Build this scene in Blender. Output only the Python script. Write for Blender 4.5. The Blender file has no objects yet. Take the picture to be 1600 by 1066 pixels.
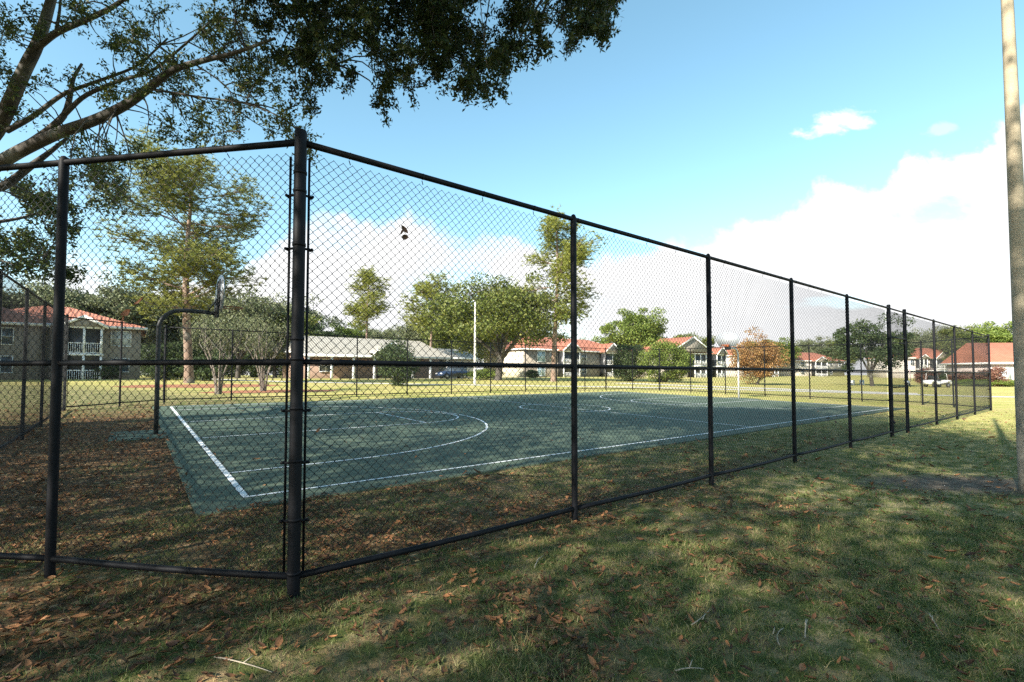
import bpy, math, random
import numpy as np
from mathutils import Vector, Matrix

scene = bpy.context.scene
col = scene.collection
R = math.radians
PIT = R(2.12)
CAM = np.array([0, 0, 1.51])
UH = np.array([.788, .616, 0]); VH = np.array([-.616, .788, 0]); ORG = np.array([-3.24, 5.94, 0])
UANG = math.atan2(.616, .788)
AZ = np.array([.69, .72]); AZ = AZ / np.linalg.norm(AZ)
EL = R(32)
SUN = np.array([-AZ[0] * math.cos(EL), -AZ[1] * math.cos(EL), math.sin(EL)])

def gz(x, y):
    v = (x + 3.24) * -.616 + (y - 5.94) * .788
    return .02 * np.clip(v, 0, 55)
def UV(u, v, dz=0.0):
    p = ORG + UH * u + VH * v
    p[2] = gz(p[0], p[1]) + dz
    return p
def ray(px, py):
    X = (px - 800) / 755; Y = (558 - py) / 755
    return np.array([X, math.cos(PIT) - Y * math.sin(PIT), math.sin(PIT) + Y * math.cos(PIT)])
def W(px, py, d):
    r = ray(px, py)
    return CAM + r * (d / r[1])
def proj(p):
    q = np.asarray(p) - CAM
    f = q[..., 1] * math.cos(PIT) + q[..., 2] * math.sin(PIT)
    up = -q[..., 1] * math.sin(PIT) + q[..., 2] * math.cos(PIT)
    f = np.where(f < .05, .05, f)
    return 800 + 755 * q[..., 0] / f, 558 - 755 * up / f
def at(px, d):
    """ground point under image column px at distance d"""
    x = (px - 800) / 755 * d
    return np.array([x, d, gz(x, d)])

# ------------------------------------------------------------------ mesh helpers
class MB:
    def __init__(s): s.v = []; s.f = {}; s.n = 0
    def add(s, verts, faces):
        verts = np.asarray(verts, float).reshape(-1, 3); faces = np.asarray(faces, int)
        s.v.append(verts); s.f.setdefault(faces.shape[1], []).append(faces + s.n); s.n += len(verts)
        return s
    def mesh(s, name, mat, smooth=False):
        me = bpy.data.meshes.new(name)
        V = np.concatenate(s.v) if s.v else np.zeros((0, 3))
        me.vertices.add(len(V)); me.vertices.foreach_set('co', V.astype(np.float32).ravel())
        idx = []; starts = []; tot = 0
        for k in s.f:
            F = np.concatenate(s.f[k]); idx.append(F.ravel())
            starts.append(tot + np.arange(len(F)) * k); tot += F.size
        idx = np.concatenate(idx); starts = np.concatenate(starts)
        me.loops.add(len(idx)); me.loops.foreach_set('vertex_index', idx.astype(np.int32))
        me.polygons.add(len(starts)); me.polygons.foreach_set('loop_start', starts.astype(np.int32))
        if smooth: me.polygons.foreach_set('use_smooth', np.ones(len(starts), bool))
        me.update(calc_edges=True); me.validate()
        if mat: me.materials.append(mat)
        return me
    def build(s, name, mat, parent=None, smooth=False):
        return link(name, s.mesh(name, mat, smooth), parent)
    # primitives
    def box(s, x0, x1, y0, y1, z0, z1, M=None):
        v = np.array([[x, y, z] for z in (z0, z1) for y in (y0, y1) for x in (x0, x1)], float)
        if M is not None: v = v @ np.array(M)[:3, :3].T + np.array(M)[:3, 3]
        return s.add(v, [[0, 2, 3, 1], [4, 5, 7, 6], [0, 1, 5, 4], [2, 6, 7, 3], [0, 4, 6, 2], [1, 3, 7, 5]])
    def prism(s, poly, a, b, axis='y'):
        """polygon in the plane (x,z) [axis y], (y,z) [axis x] or (x,y) [axis z], extruded a..b"""
        n = len(poly); P = []
        for t in (a, b):
            for p, q in poly:
                P.append({'y': (p, t, q), 'x': (t, p, q), 'z': (p, q, t)}[axis])
        s.add(P, [[i, (i + 1) % n, n + (i + 1) % n, n + i] for i in range(n)])
        s.n -= len(P); s.v.pop()
        s.v.append(np.array(P, float)); 
        s.f.setdefault(n, []).append(np.array([list(range(n))[::-1], list(range(n, 2 * n))]) + s.n)
        s.n += len(P)
        return s
    def tube(s, pts, rad, sides=6, cap=True):
        pts = np.asarray(pts, float); n = len(pts)
        rad = np.full(n, rad, float) if np.isscalar(rad) else np.asarray(rad, float)
        t = np.gradient(pts, axis=0); t /= np.linalg.norm(t, axis=1)[:, None] + 1e-9
        ref = np.array([0, 0, 1.]) if abs(t[0][2]) < .8 else np.array([1., 0, 0])
        a = np.cross(t, ref); 
        for i in range(n):
            if np.linalg.norm(a[i]) < 1e-3 or (i and np.dot(a[i], a[i - 1]) < 0): a[i] = a[i - 1] - t[i] * np.dot(a[i - 1], t[i])
            a[i] /= np.linalg.norm(a[i]) + 1e-9
        b = np.cross(t, a)
        th = np.arange(sides) * 2 * math.pi / sides
        ring = pts[:, None] + rad[:, None, None] * (np.cos(th)[None, :, None] * a[:, None] + np.sin(th)[None, :, None] * b[:, None])
        i = np.arange(n - 1)[:, None] * sides; k = np.arange(sides)[None]; k2 = (k + 1) % sides
        F = np.stack([i + k, i + k2, i + sides + k2, i + sides + k], -1).reshape(-1, 4)
        s.add(ring.reshape(-1, 3), F)
        if cap:
            s.f.setdefault(sides, []).append(np.array([list(range(sides))[::-1], list(range((n - 1) * sides, n * sides))]) + s.n - n * sides)
        return s
    def lathe(s, prof, sides=16, M=None):
        """profile of (r,z)"""
        th = np.arange(sides) * 2 * math.pi / sides
        v = np.array([[r * math.cos(a), r * math.sin(a), z] for r, z in prof for a in th])
        if M is not None: v = v @ np.array(M)[:3, :3].T + np.array(M)[:3, 3]
        n = len(prof); i = np.arange(n - 1)[:, None] * sides; k = np.arange(sides)[None]; k2 = (k + 1) % sides
        return s.add(v, np.stack([i + k, i + k2, i + sides + k2, i + sides + k], -1).reshape(-1, 4))

def link(name, data, parent=None):
    o = bpy.data.objects.new(name, data); col.objects.link(o)
    if parent: o.parent = parent
    return o
def tag(o, label=None, cat=None, group=None, kind=None):
    if label: o['label'] = label
    if cat: o['category'] = cat
    if group: o['group'] = group
    if kind: o['kind'] = kind
    return o
def thing(name, label, cat, loc=(0, 0, 0), rz=0, group=None):
    o = link(name, None); o.location = [float(c) for c in loc]; o.rotation_euler = (0, 0, rz)
    return tag(o, label, cat, group)
def copy_tree(o, parent=None):
    c = o.copy(); col.objects.link(c); c.parent = parent
    for ch in list(o.children): copy_tree(ch, c)
    return c

# ------------------------------------------------------------------ node helpers
class NT:
    def __init__(s, tree): s.t = tree; s.n = tree.nodes; s.l = tree.links
    def node(s, typ, **kw):
        n = s.n.new(typ)
        for k, v in kw.items(): setattr(n, k, v)
        return n
    def set(s, sock, val):
        if isinstance(val, bpy.types.NodeSocket): s.l.new(val, sock)
        else: sock.default_value = val
    def m(s, op, *a):
        n = s.node('ShaderNodeMath', operation=op)
        for i, x in enumerate(a): s.set(n.inputs[i], x)
        return n.outputs[0]
    def clamp01(s, a): 
        n = s.node('ShaderNodeClamp'); s.set(n.inputs[0], a); return n.outputs[0]
    def sstep(s, a, lo, hi):
        n = s.node('ShaderNodeMapRange', interpolation_type='SMOOTHSTEP'); s.set(n.inputs[0], a)
        n.inputs[1].default_value = lo; n.inputs[2].default_value = hi; return n.outputs[0]
    def noise(s, vec, scale, detail=4, rough=.55, dist=0.0):
        n = s.node('ShaderNodeTexNoise'); 
        if vec is not None: s.l.new(vec, n.inputs['Vector'])
        n.inputs['Scale'].default_value = scale; n.inputs['Detail'].default_value = detail
        n.inputs['Roughness'].default_value = rough; n.inputs['Distortion'].default_value = dist
        return n.outputs[0]
    def ramp(s, fac, stops, interp='LINEAR'):
        n = s.node('ShaderNodeValToRGB'); s.set(n.inputs[0], fac); e = n.color_ramp.elements; n.color_ramp.interpolation = interp
        while len(e) < len(stops): e.new(.5)
        for k, (p, c) in enumerate(stops): e[k].position = p; e[k].color = (*c, 1) if len(c) == 3 else c
        return n.outputs[0]
    def mix(s, fac, a, b, blend='MIX'):
        n = s.node('ShaderNodeMix', data_type='RGBA', blend_type=blend); s.set(n.inputs[0], fac)
        for i, x in ((6, a), (7, b)):
            if isinstance(x, tuple): x = (*x, 1)[:4]
            s.set(n.inputs[i], x)
        return n.outputs[2]
    def map(s, vec, scale):
        n = s.node('ShaderNodeMapping'); s.l.new(vec, n.inputs[0]); n.inputs['Scale'].default_value = scale; return n.outputs[0]
    def bump(s, h, strength, dist):
        n = s.node('ShaderNodeBump'); s.set(n.inputs['Height'], h); n.inputs['Strength'].default_value = strength; n.inputs['Distance'].default_value = dist
        return n.outputs[0]
def mat_new(name):
    m = bpy.data.materials.new(name); m.use_nodes = True; nt = NT(m.node_tree)
    b = m.node_tree.nodes['Principled BSDF']
    return m, nt, b
def mat_simple(name, c, rough=.6, var=.12, scale=8, metal=0, bump=0, spec=.4, coord='Object'):
    m, nt, b = mat_new(name)
    tc = nt.node('ShaderNodeTexCoord').outputs[coord]
    n = nt.noise(tc, scale, 5, .65)
    lo = tuple(x * (1 - var) for x in c); hi = tuple(min(1, x * (1 + var)) for x in c)
    nt.l.new(nt.ramp(n, [(.3, lo), (.7, hi)]), b.inputs['Base Color'])
    b.inputs['Roughness'].default_value = rough; b.inputs['Metallic'].default_value = metal
    b.inputs['Specular IOR Level'].default_value = spec
    if bump: nt.l.new(nt.bump(n, .5, bump), b.inputs['Normal'])
    return m
def mat_leaf(name, stops, trans=.3, rough=.55, spec=.25):
    """leaf material; every leaf (mesh island) takes its own tint"""
    m, nt, b = mat_new(name)
    g = nt.node('ShaderNodeNewGeometry')
    tc = nt.node('ShaderNodeTexCoord').outputs['Object']
    big = nt.noise(tc, .55, 2)
    f = nt.clamp01(nt.m('ADD', nt.m('MULTIPLY', g.outputs['Random Per Island'], .62), nt.m('MULTIPLY', big, .38)))
    c = nt.ramp(f, stops)
    nt.l.new(c, b.inputs['Base Color']); b.inputs['Roughness'].default_value = rough; b.inputs['Specular IOR Level'].default_value = spec
    tr = nt.node('ShaderNodeBsdfTranslucent'); nt.l.new(c, tr.inputs[0])
    ms = nt.node('ShaderNodeMixShader'); ms.inputs[0].default_value = trans
    nt.l.new(b.outputs[0], ms.inputs[1]); nt.l.new(tr.outputs[0], ms.inputs[2])
    nt.l.new(ms.outputs[0], m.node_tree.nodes['Material Output'].inputs[0])
    return m
def mat_bark(name, a, c, scale=6):
    m, nt, b = mat_new(name)
    tc = nt.node('ShaderNodeTexCoord').outputs['Object']
    n = nt.noise(nt.map(tc, (1, 1, .25)), scale, 6, .7, .4); n2 = nt.noise(tc, 1.3, 3)
    nt.l.new(nt.mix(nt.sstep(n2, .5, .72), nt.ramp(n, [(.3, a), (.7, c)]), (.17, .17, .15)), b.inputs['Base Color'])
    b.inputs['Roughness'].default_value = .9; nt.l.new(nt.bump(n, .9, .03), b.inputs['Normal'])
    return m

M = {}
M['black'] = mat_simple('black vinyl coat', (.0045, .005, .007), .6, .35, 14, bump=.001, spec=.18)
M['mesh'] = mat_simple('black vinyl wire', (.012, .014, .015), .5, .2, 10, spec=.3)
M['zinc'] = mat_simple('zinc bolt', (.35, .35, .35), .4, .2, 30, metal=.9)
M['white'] = mat_simple('white paint', (.78, .78, .76), .5, .06, 3)
M['line'] = mat_simple('court line paint', (.72, .74, .74), .7, .12, 3.5)
M['oakbark'] = mat_bark('oak bark', (.03, .026, .022), (.10, .085, .07))
M['pinebark'] = mat_bark('pine bark', (.12, .075, .05), (.30, .21, .16), 5)
M['palebark'] = mat_bark('pale smooth bark', (.11, .09, .075), (.24, .20, .165), 5)
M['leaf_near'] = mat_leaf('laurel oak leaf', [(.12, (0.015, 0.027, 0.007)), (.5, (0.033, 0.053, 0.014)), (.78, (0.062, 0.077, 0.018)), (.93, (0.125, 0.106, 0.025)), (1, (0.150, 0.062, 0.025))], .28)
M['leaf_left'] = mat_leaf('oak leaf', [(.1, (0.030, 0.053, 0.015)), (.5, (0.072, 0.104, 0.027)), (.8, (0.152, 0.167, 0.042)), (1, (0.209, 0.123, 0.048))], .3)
M['leaf_oak'] = mat_leaf('broad oak leaf', [(.1, (0.074, 0.101, 0.024)), (.5, (0.135, 0.169, 0.041)), (.85, (0.230, 0.230, 0.061)), (1, (0.270, 0.216, 0.081))], .3)
M['leaf_dark'] = mat_leaf('dark evergreen leaf', [(.1, (0.031, 0.056, 0.022)), (.5, (0.063, 0.095, 0.036)), (1, (0.119, 0.140, 0.056))], .25)
M['leaf_grey'] = mat_leaf('grey green leaf', [(.1, (0.087, 0.109, 0.058)), (.5, (0.160, 0.181, 0.094)), (1, (0.261, 0.261, 0.145))], .25)
M['leaf_light'] = mat_leaf('light green leaf', [(.1, (0.081, 0.128, 0.027)), (.5, (0.162, 0.223, 0.047)), (1, (0.297, 0.324, 0.081))], .35)
M['leaf_orange'] = mat_leaf('autumn leaf', [(.1, (.23, .115, .045)), (.45, (.36, .19, .07)), (.75, (.40, .27, .11)), (1, (.24, .23, .08))], .35)
M['leaf_red'] = mat_leaf('dusky red leaf', [(.1, (.10, .04, .035)), (.4, (.22, .09, .07)), (.7, (.30, .17, .11)), (1, (.16, .17, .08))], .3)
M['leaf_brown'] = mat_leaf('sparse brown leaf', [(.1, (.14, .085, .04)), (.5, (.23, .16, .08)), (1, (.18, .17, .07))], .3)
M['needle'] = mat_leaf('pine needle', [(.0, (.07, .10, .022)), (.3, (.13, .155, .035)), (.6, (.21, .22, .05)), (.85, (.31, .29, .075)), (1, (.32, .22, .08))], .28)
M['needle_lt'] = mat_leaf('pale pine needle', [(.1, (0.112, 0.138, 0.025)), (.5, (0.237, 0.263, 0.050)), (1, (0.375, 0.350, 0.088))], .3)

# ------------------------------------------------------------------ camera, sun, sky
cd = bpy.data.cameras.new('camera'); cam = link('camera', cd); scene.camera = cam
cd.sensor_width = 36; cd.lens = 755 / 1600 * 36; cd.shift_y = 25 / 1600; cd.clip_end = 5000; cd.clip_start = .05
cam.location = CAM; cam.rotation_euler = (R(90) + PIT, 0, 0)
ld = bpy.data.lights.new('sun', 'SUN'); ld.energy = 5.0; ld.angle = R(.5); ld.color = (1, .93, .82)
sun = link('sun', ld); sun.rotation_euler = Vector(SUN).to_track_quat('Z', 'Y').to_euler()

w = bpy.data.worlds.new('World'); scene.world = w; w.use_nodes = True
nt = NT(w.node_tree); bg = w.node_tree.nodes['Background']
sky = nt.node('ShaderNodeTexSky', sky_type='NISHITA'); sky.sun_disc = False
sky.sun_elevation = EL; sky.sun_rotation = math.atan2(SUN[0], SUN[1])
sky.air_density = 1.0; sky.dust_density = .6; sky.ozone_density = 1.0
tc = nt.node('ShaderNodeTexCoord').outputs['Generated']
sp = nt.node('ShaderNodeSeparateXYZ'); nt.l.new(tc, sp.inputs[0])
X, Y, Z = sp.outputs
Yc = nt.m('MAXIMUM', Y, .08)
gx = nt.m('DIVIDE', X, Yc); gh = nt.m('DIVIDE', Z, Yc)
front = nt.sstep(Y, .1, .3)
cv = nt.node('ShaderNodeCombineXYZ'); nt.l.new(gx, cv.inputs[0]); nt.l.new(gh, cv.inputs[1])
pv = cv.outputs[0]
n1 = nt.m('SUBTRACT', nt.noise(pv, 7.0, 9, .62, .15), .5)
n2 = nt.m('SUBTRACT', nt.noise(nt.map(pv, (1, 1.5, 1)), 2.6, 5, .55), .5)
n3 = nt.m('SUBTRACT', nt.noise(nt.map(pv, (1, 2.4, 1)), 4.5, 6, .6), .5)
# cloud-top height (tangent of elevation) as a function of bearing
tops = [(-200, .25), (60, .20), (110, .265), (150, .25), (200, .20), (330, .20), (440, .30), (500, .36), (560, .33), (630, .35), (690, .30), (760, .30),
        (830, .285), (940, .27), (1000, .25), (1050, .275), (1130, .30), (1190, .325), (1230, .365), (1280, .395), (1350, .39), (1420, .455), (1500, .465), (1560, .52), (1600, .56), (1800, .7)]
lo, hi = -200, 1800
rn = nt.node('ShaderNodeValToRGB'); e = rn.color_ramp.elements
tops2 = tops
while len(e) < len(tops2): e.new(.5)
for k, (p, h) in enumerate(tops2): e[k].position = (p - lo) / (hi - lo); e[k].color = (h, h, h, 1)
xf = nt.m('DIVIDE', nt.m('SUBTRACT', nt.m('ADD', nt.m('MULTIPLY', gx, 755), 800), lo), hi - lo)
nt.l.new(xf, rn.inputs[0])
top = rn.outputs[0]
edge = nt.m('ADD', nt.m('SUBTRACT', top, gh), nt.m('MULTIPLY', n1, .20))
body = nt.sstep(edge, -.004, .03)
right = nt.sstep(gx, .10, .42)
cover = nt.m('ADD', nt.m('MULTIPLY', n2, 1.7), nt.m('ADD', .44, nt.m('MULTIPLY', right, .58)))
cover = nt.sstep(nt.m('ADD', cover, nt.m('MULTIPLY', n3, .5)), .12, .5)
cloud = nt.m('MULTIPLY', body, cover)
nq = nt.m('SUBTRACT', nt.noise(nt.map(pv, (.7, 1.3, 1)), 17, 8, .62, .3), .53)
def puff(px, py, rx, ry, tilt, amp=.9, k=4.6):
    dx = nt.m('SUBTRACT', gx, (px - 800) / 755); dy = nt.m('SUBTRACT', gh, (586 - py) / 755)
    dy = nt.m('SUBTRACT', dy, nt.m('MULTIPLY', dx, tilt))
    a = nt.m('DIVIDE', dx, rx / 755); b_ = nt.m('DIVIDE', dy, ry / 755)
    d = nt.m('SUBTRACT', 1, nt.m('ADD', nt.m('MULTIPLY', a, a), nt.m('MULTIPLY', b_, b_)))
    return nt.m('MULTIPLY', nt.sstep(nt.m('ADD', nt.m('MULTIPLY', d, 1.2), nt.m('MULTIPLY', nq, k)), .0, 1.1), amp)
for a in ((1318, 184, 78, 24, .22, .95), (1478, 196, 34, 13, .2, .35)):
    cloud = nt.m('MAXIMUM', cloud, puff(*a))
for a in ((1478, 328, 85, 30, .12, .95, 3), (1520, 408, 90, 20, .15, .6, 3), (1385, 400, 80, 16, .1, .4, 3), (1330, 470, 120, 14, .05, .35, 3)):
    cloud = nt.m('MULTIPLY', cloud, nt.m('SUBTRACT', 1, puff(*a)))
cloud = nt.m('MULTIPLY', cloud, front)
hs = nt.node('ShaderNodeHueSaturation'); nt.l.new(sky.outputs[0], hs.inputs['Color'])
hs.inputs['Hue'].default_value = .472; hs.inputs['Saturation'].default_value = 1.04; hs.inputs['Value'].default_value = 1.12
SKYC = hs.outputs[0]
shade = nt.clamp01(nt.m('ADD', nt.m('ADD', .62, nt.m('MULTIPLY', n3, 1.5)), nt.m('MULTIPLY', nt.sstep(nt.m('SUBTRACT', top, gh), .2, .0), .5)))
cc = nt.mix(shade, (3.85, 3.92, 4.05), (4.6, 4.6, 4.6))
nt.l.new(nt.mix(cloud, SKYC, cc), bg.inputs[0])
bg.inputs[1].default_value = .102

vs = scene.view_settings
scene.display_settings.display_device = 'sRGB'
vs.view_transform = 'Standard'; vs.look = 'None'; vs.gamma = 1; vs.exposure = 1.45; vs.use_curve_mapping = False
scene.cycles.use_denoising = False
scene.cycles.max_bounces = 6; scene.cycles.diffuse_bounces = 3; scene.cycles.glossy_bounces = 2; scene.cycles.transmission_bounces = 4
scene.cycles.sample_clamp_indirect = 6

# ------------------------------------------------------------------ ground
def mat_ground():
    m, nt, b = mat_new('lawn')
    tc = nt.node('ShaderNodeTexCoord').outputs['Object']
    sp = nt.node('ShaderNodeSeparateXYZ'); nt.l.new(tc, sp.inputs[0]); x, y = sp.outputs[0], sp.outputs[1]
    xs = nt.m('ADD', x, 3.24); ys = nt.m('SUBTRACT', y, 5.94)
    u = nt.m('ADD', nt.m('MULTIPLY', xs, .788), nt.m('MULTIPLY', ys, .616))
    v = nt.m('ADD', nt.m('MULTIPLY', xs, -.616), nt.m('MULTIPLY', ys, .788))
    fine = nt.noise(tc, 38, 6, .7); mid = nt.noise(tc, 4.5, 5, .6); big = nt.noise(tc, .55, 4, .6); huge = nt.noise(tc, .12, 3)
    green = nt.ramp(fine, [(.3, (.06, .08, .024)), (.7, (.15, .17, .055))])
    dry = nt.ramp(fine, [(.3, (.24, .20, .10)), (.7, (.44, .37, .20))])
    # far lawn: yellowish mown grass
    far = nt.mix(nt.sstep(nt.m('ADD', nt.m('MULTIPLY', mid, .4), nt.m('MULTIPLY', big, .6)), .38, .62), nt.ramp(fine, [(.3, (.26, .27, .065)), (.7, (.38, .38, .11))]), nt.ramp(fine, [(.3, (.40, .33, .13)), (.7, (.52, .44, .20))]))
    # leaf flecks
    vo = nt.node('ShaderNodeTexVoronoi', feature='F1'); nt.l.new(tc, vo.inputs['Vector']); vo.inputs['Scale'].default_value = 17; vo.inputs['Randomness'].default_value = 1
    sepc = nt.node('ShaderNodeSeparateColor'); nt.l.new(vo.outputs['Color'], sepc.inputs[0])
    leafc = nt.ramp(sepc.outputs[0], [(0, (.05, .028, .017)), (.35, (.13, .062, .032)), (.65, (.24, .115, .055)), (.85, (.36, .20, .10)), (1, (.42, .30, .19))])
    fleck = nt.m('MULTIPLY', nt.m('LESS_THAN', vo.outputs['Distance'], .55), 1.0)
    soil = nt.ramp(fine, [(.3, (.035, .026, .018)), (.7, (.09, .065, .04))])
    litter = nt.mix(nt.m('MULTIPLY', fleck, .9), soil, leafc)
    near = nt.mix(nt.sstep(mid, .42, .62), green, dry)
    dx = nt.m('ADD', x, 8.0); dy = nt.m('SUBTRACT', y, 9.0)
    dist = nt.m('SQRT', nt.m('ADD', nt.m('MULTIPLY', dx, dx), nt.m('MULTIPLY', dy, dy)))
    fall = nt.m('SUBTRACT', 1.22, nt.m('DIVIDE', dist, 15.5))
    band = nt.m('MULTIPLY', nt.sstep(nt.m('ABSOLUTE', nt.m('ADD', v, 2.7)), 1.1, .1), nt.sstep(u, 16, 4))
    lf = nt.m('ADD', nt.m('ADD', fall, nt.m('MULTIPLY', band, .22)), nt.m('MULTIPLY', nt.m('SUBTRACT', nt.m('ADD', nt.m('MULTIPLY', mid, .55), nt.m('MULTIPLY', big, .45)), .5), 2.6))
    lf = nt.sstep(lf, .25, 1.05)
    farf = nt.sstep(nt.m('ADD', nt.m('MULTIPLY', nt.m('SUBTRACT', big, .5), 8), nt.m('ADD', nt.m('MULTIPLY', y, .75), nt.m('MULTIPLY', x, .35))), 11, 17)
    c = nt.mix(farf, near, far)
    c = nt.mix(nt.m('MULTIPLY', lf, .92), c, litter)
    # bare earth round the light pole
    ex = nt.m('DIVIDE', nt.m('SUBTRACT', x, 6.3), 1.5); ey = nt.m('DIVIDE', nt.m('SUBTRACT', y, 6.75), .62)
    ed = nt.m('ADD', nt.m('ADD', nt.m('MULTIPLY', ex, ex), nt.m('MULTIPLY', ey, ey)), nt.m('MULTIPLY', nt.m('SUBTRACT', mid, .5), 2.2))
    dirt = nt.ramp(nt.noise(tc, 9, 5), [(.25, (.06, .048, .036)), (.5, (.13, .105, .08)), (.75, (.24, .20, .155))])
    c = nt.mix(nt.sstep(ed, 1.5, .2), c, dirt)
    # broad variation
    c = nt.mix(.35, c, nt.ramp(huge, [(.35, (.75, .75, .7)), (.65, (1.15, 1.1, 1.0))]), 'MULTIPLY')
    nt.l.new(c, b.inputs['Base Color']); b.inputs['Roughness'].default_value = .95; b.inputs['Specular IOR Level'].default_value = .1
    h = nt.m('ADD', nt.m('MULTIPLY', fine, .6), nt.m('ADD', mid, nt.m('MULTIPLY', nt.noise(tc, 120, 3), .3)))
    nt.l.new(nt.bump(h, .8, .05), b.inputs['Normal'])
    return m
us = [-700, -60, -20, -8, 0, 8, 16, 24, 32, 60, 120, 900]
vsr = [-700, -40, -6, 0, 10, 20, 30, 40, 55, 90, 900]
g = MB(); gv = []
for v in vsr:
    for u in us:
        p = ORG + UH * u + VH * v; gv.append((p[0], p[1], .02 * min(55, max(0, v))))
nu = len(us)
g.add(gv, [[j * nu + i, j * nu + i + 1, (j + 1) * nu + i + 1, (j + 1) * nu + i] for j in range(len(vsr) - 1) for i in range(nu - 1)])
tag(g.build('ground', mat_ground()), kind='structure')

def drape(pts2, name, mat, dz):
    """ribbon given as left/right point pairs, laid on the terrain"""
    mb = MB(); L = [(*p, gz(*p) + dz) for p in pts2]
    k = len(L) // 2
    mb.add(L, [[2 * i, 2 * i + 1, 2 * i + 3, 2 * i + 2] for i in range(k - 1)])
    return mb.build(name, mat)
def ribbon(ctrl, width, name, mat, dz, sub=10):
    c = np.array(ctrl, float); t = np.linspace(0, len(c) - 1, (len(c) - 1) * sub + 1)
    P = np.zeros((len(t), 2))
    for k, tt in enumerate(t):
        i = min(int(tt), len(c) - 2); f = tt - i
        p0 = c[max(i - 1, 0)]; p1 = c[i]; p2 = c[i + 1]; p3 = c[min(i + 2, len(c) - 1)]
        P[k] = .5 * (2 * p1 + (p2 - p0) * f + (2 * p0 - 5 * p1 + 4 * p2 - p3) * f * f + (3 * p1 - p0 - 3 * p2 + p3) * f ** 3)
    d = np.gradient(P, axis=0); d /= np.linalg.norm(d, axis=1)[:, None]; nrm = np.stack([-d[:, 1], d[:, 0]], 1)
    pts = []
    for p, n in zip(P, nrm): pts += [p + n * width / 2, p - n * width / 2]
    return drape(pts, name, mat, dz)
M['concrete'] = mat_simple('pale concrete', (.50, .47, .42), .85, .15, 1.5)
M['asphalt'] = mat_simple('worn asphalt', (.22, .21, .205), .9, .15, 1.2)
tag(ribbon([(-48, 58), (-34, 52), (-20, 46), (-3, 43.5), (10.6, 43), (23.5, 38.7), (34, 33), (60, 20)], 1.9, 'footpath', M['concrete'], .012), kind='structure')
tag(ribbon([(12, 55), (21, 46), (26, 41), (31, 37.0)], 2.6, 'path_spur', M['concrete'], .008), kind='structure')
tag(ribbon([(-75, 60), (-40, 56), (-24, 60), (-8, 70), (4, 82)], 5.5, 'driveway', M['asphalt'], .01), kind='structure')
M['mulch'] = mat_simple('red mulch', (.30, .12, .06), .95, .35, 12, bump=.05)
def mulch(cx, cy, rx, ry, rz, seed):
    r_ = random.Random(seed); mb = MB(); n = 28; v = [(cx, cy, gz(cx, cy) + .05)]
    ca, sa = math.cos(rz), math.sin(rz)
    for k in range(n):
        a = 2 * math.pi * k / n; q = 1 + r_.uniform(-.1, .1); x = rx * q * math.cos(a); y = ry * q * math.sin(a)
        X_, Y_ = cx + x * ca - y * sa, cy + x * sa + y * ca; v.append((X_, Y_, gz(X_, Y_) + .006))
    mb.add(v, [[0, 1 + k, 1 + (k + 1) % n] for k in range(n)])
    return tag(mb.build('mulch_bed', M['mulch']), kind='structure')
mulch(-22.6, 35.5, 5.2, 3.4, .4, 1); mulch(-14.5, 29.5, 3.6, 1.8, .6, 2)

# ------------------------------------------------------------------ court
def mat_court():
    m, nt, b = mat_new('green court coating')
    tc = nt.node('ShaderNodeTexCoord').outputs['Object']
    a = nt.noise(tc, .5, 5, .6); c = nt.noise(tc, 30, 4, .7); s = nt.noise(nt.map(tc, (1, 1, 1)), 2.2, 6, .7, .6)
    colr = nt.ramp(a, [(.3, (.055, .082, .056)), (.7, (.086, .118, .08))])
    colr = nt.mix(nt.sstep(s, .56, .75), colr, (.125, .145, .105)); colr = nt.mix(nt.m('MULTIPLY', nt.sstep(c, .6, .7), .25), colr, (.06, .09, .08))
    vo = nt.node('ShaderNodeTexVoronoi', feature='DISTANCE_TO_EDGE'); nt.l.new(tc, vo.inputs['Vector']); vo.inputs['Scale'].default_value = .16
    wob = nt.m('ADD', vo.outputs['Distance'], nt.m('MULTIPLY', nt.m('SUBTRACT', nt.noise(tc, 3, 4), .5), .03))
    colr = nt.mix(nt.m('MULTIPLY', nt.sstep(nt.m('ABSOLUTE', wob), .004, .001), .55), colr, (.04, .05, .045))
    st = nt.noise(nt.map(tc, (.6, 1, 1)), .9, 7, .7, 1.2); colr = nt.mix(nt.m('MULTIPLY', nt.sstep(st, .55, .72), .5), colr, (.055, .075, .06))
    nt.l.new(colr, b.inputs['Base Color']); b.inputs['Roughness'].default_value = .8; b.inputs['Specular IOR Level'].default_value = .3
    nt.l.new(nt.bump(c, .3, .004), b.inputs['Normal'])
    return m
CL, CW = 25.6, 15.24
def slab(poly, dz, name, mat, thick=.06):
    pts = [UV(u, v, dz) for u, v in poly]; n = len(pts)
    mb = MB(); mb.add(pts, [list(range(n))]); low = [p - np.array([0, 0, thick]) for p in pts]
    mb.add(pts + low, [[i, n + i, n + (i + 1) % n, (i + 1) % n] for i in range(n)])
    return mb.build(name, mat)
mc = mat_court()
mb = MB(); rows = (-.5, 0, CW + .6)
V = [UV(u, v, .022) for v in rows for u in (-.55, CL + .6)]
mb.add(V, [[0, 1, 3, 2], [2, 3, 5, 4]])
per_ = [0, 1, 3, 5, 4, 2]; up_ = [V[k] for k in per_]; dn_ = [p - np.array([0, 0, .07]) for p in up_]
mb.add(up_ + dn_, [[k, 6 + k, 6 + (k + 1) % 6, (k + 1) % 6] for k in range(6)])
mb.build('basketball_court', mc)
tag(bpy.data.objects['basketball_court'], kind='structure')
for u0, u1 in ((-1.5, -.55), (CL + .6, CL + 1.5)):
    tag(slab([(u0, 6.3), (u1, 6.3), (u1, 8.0), (u0, 8.0)], .018, 'hoop_pad', mc), kind='structure')
ln = MB()
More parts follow.
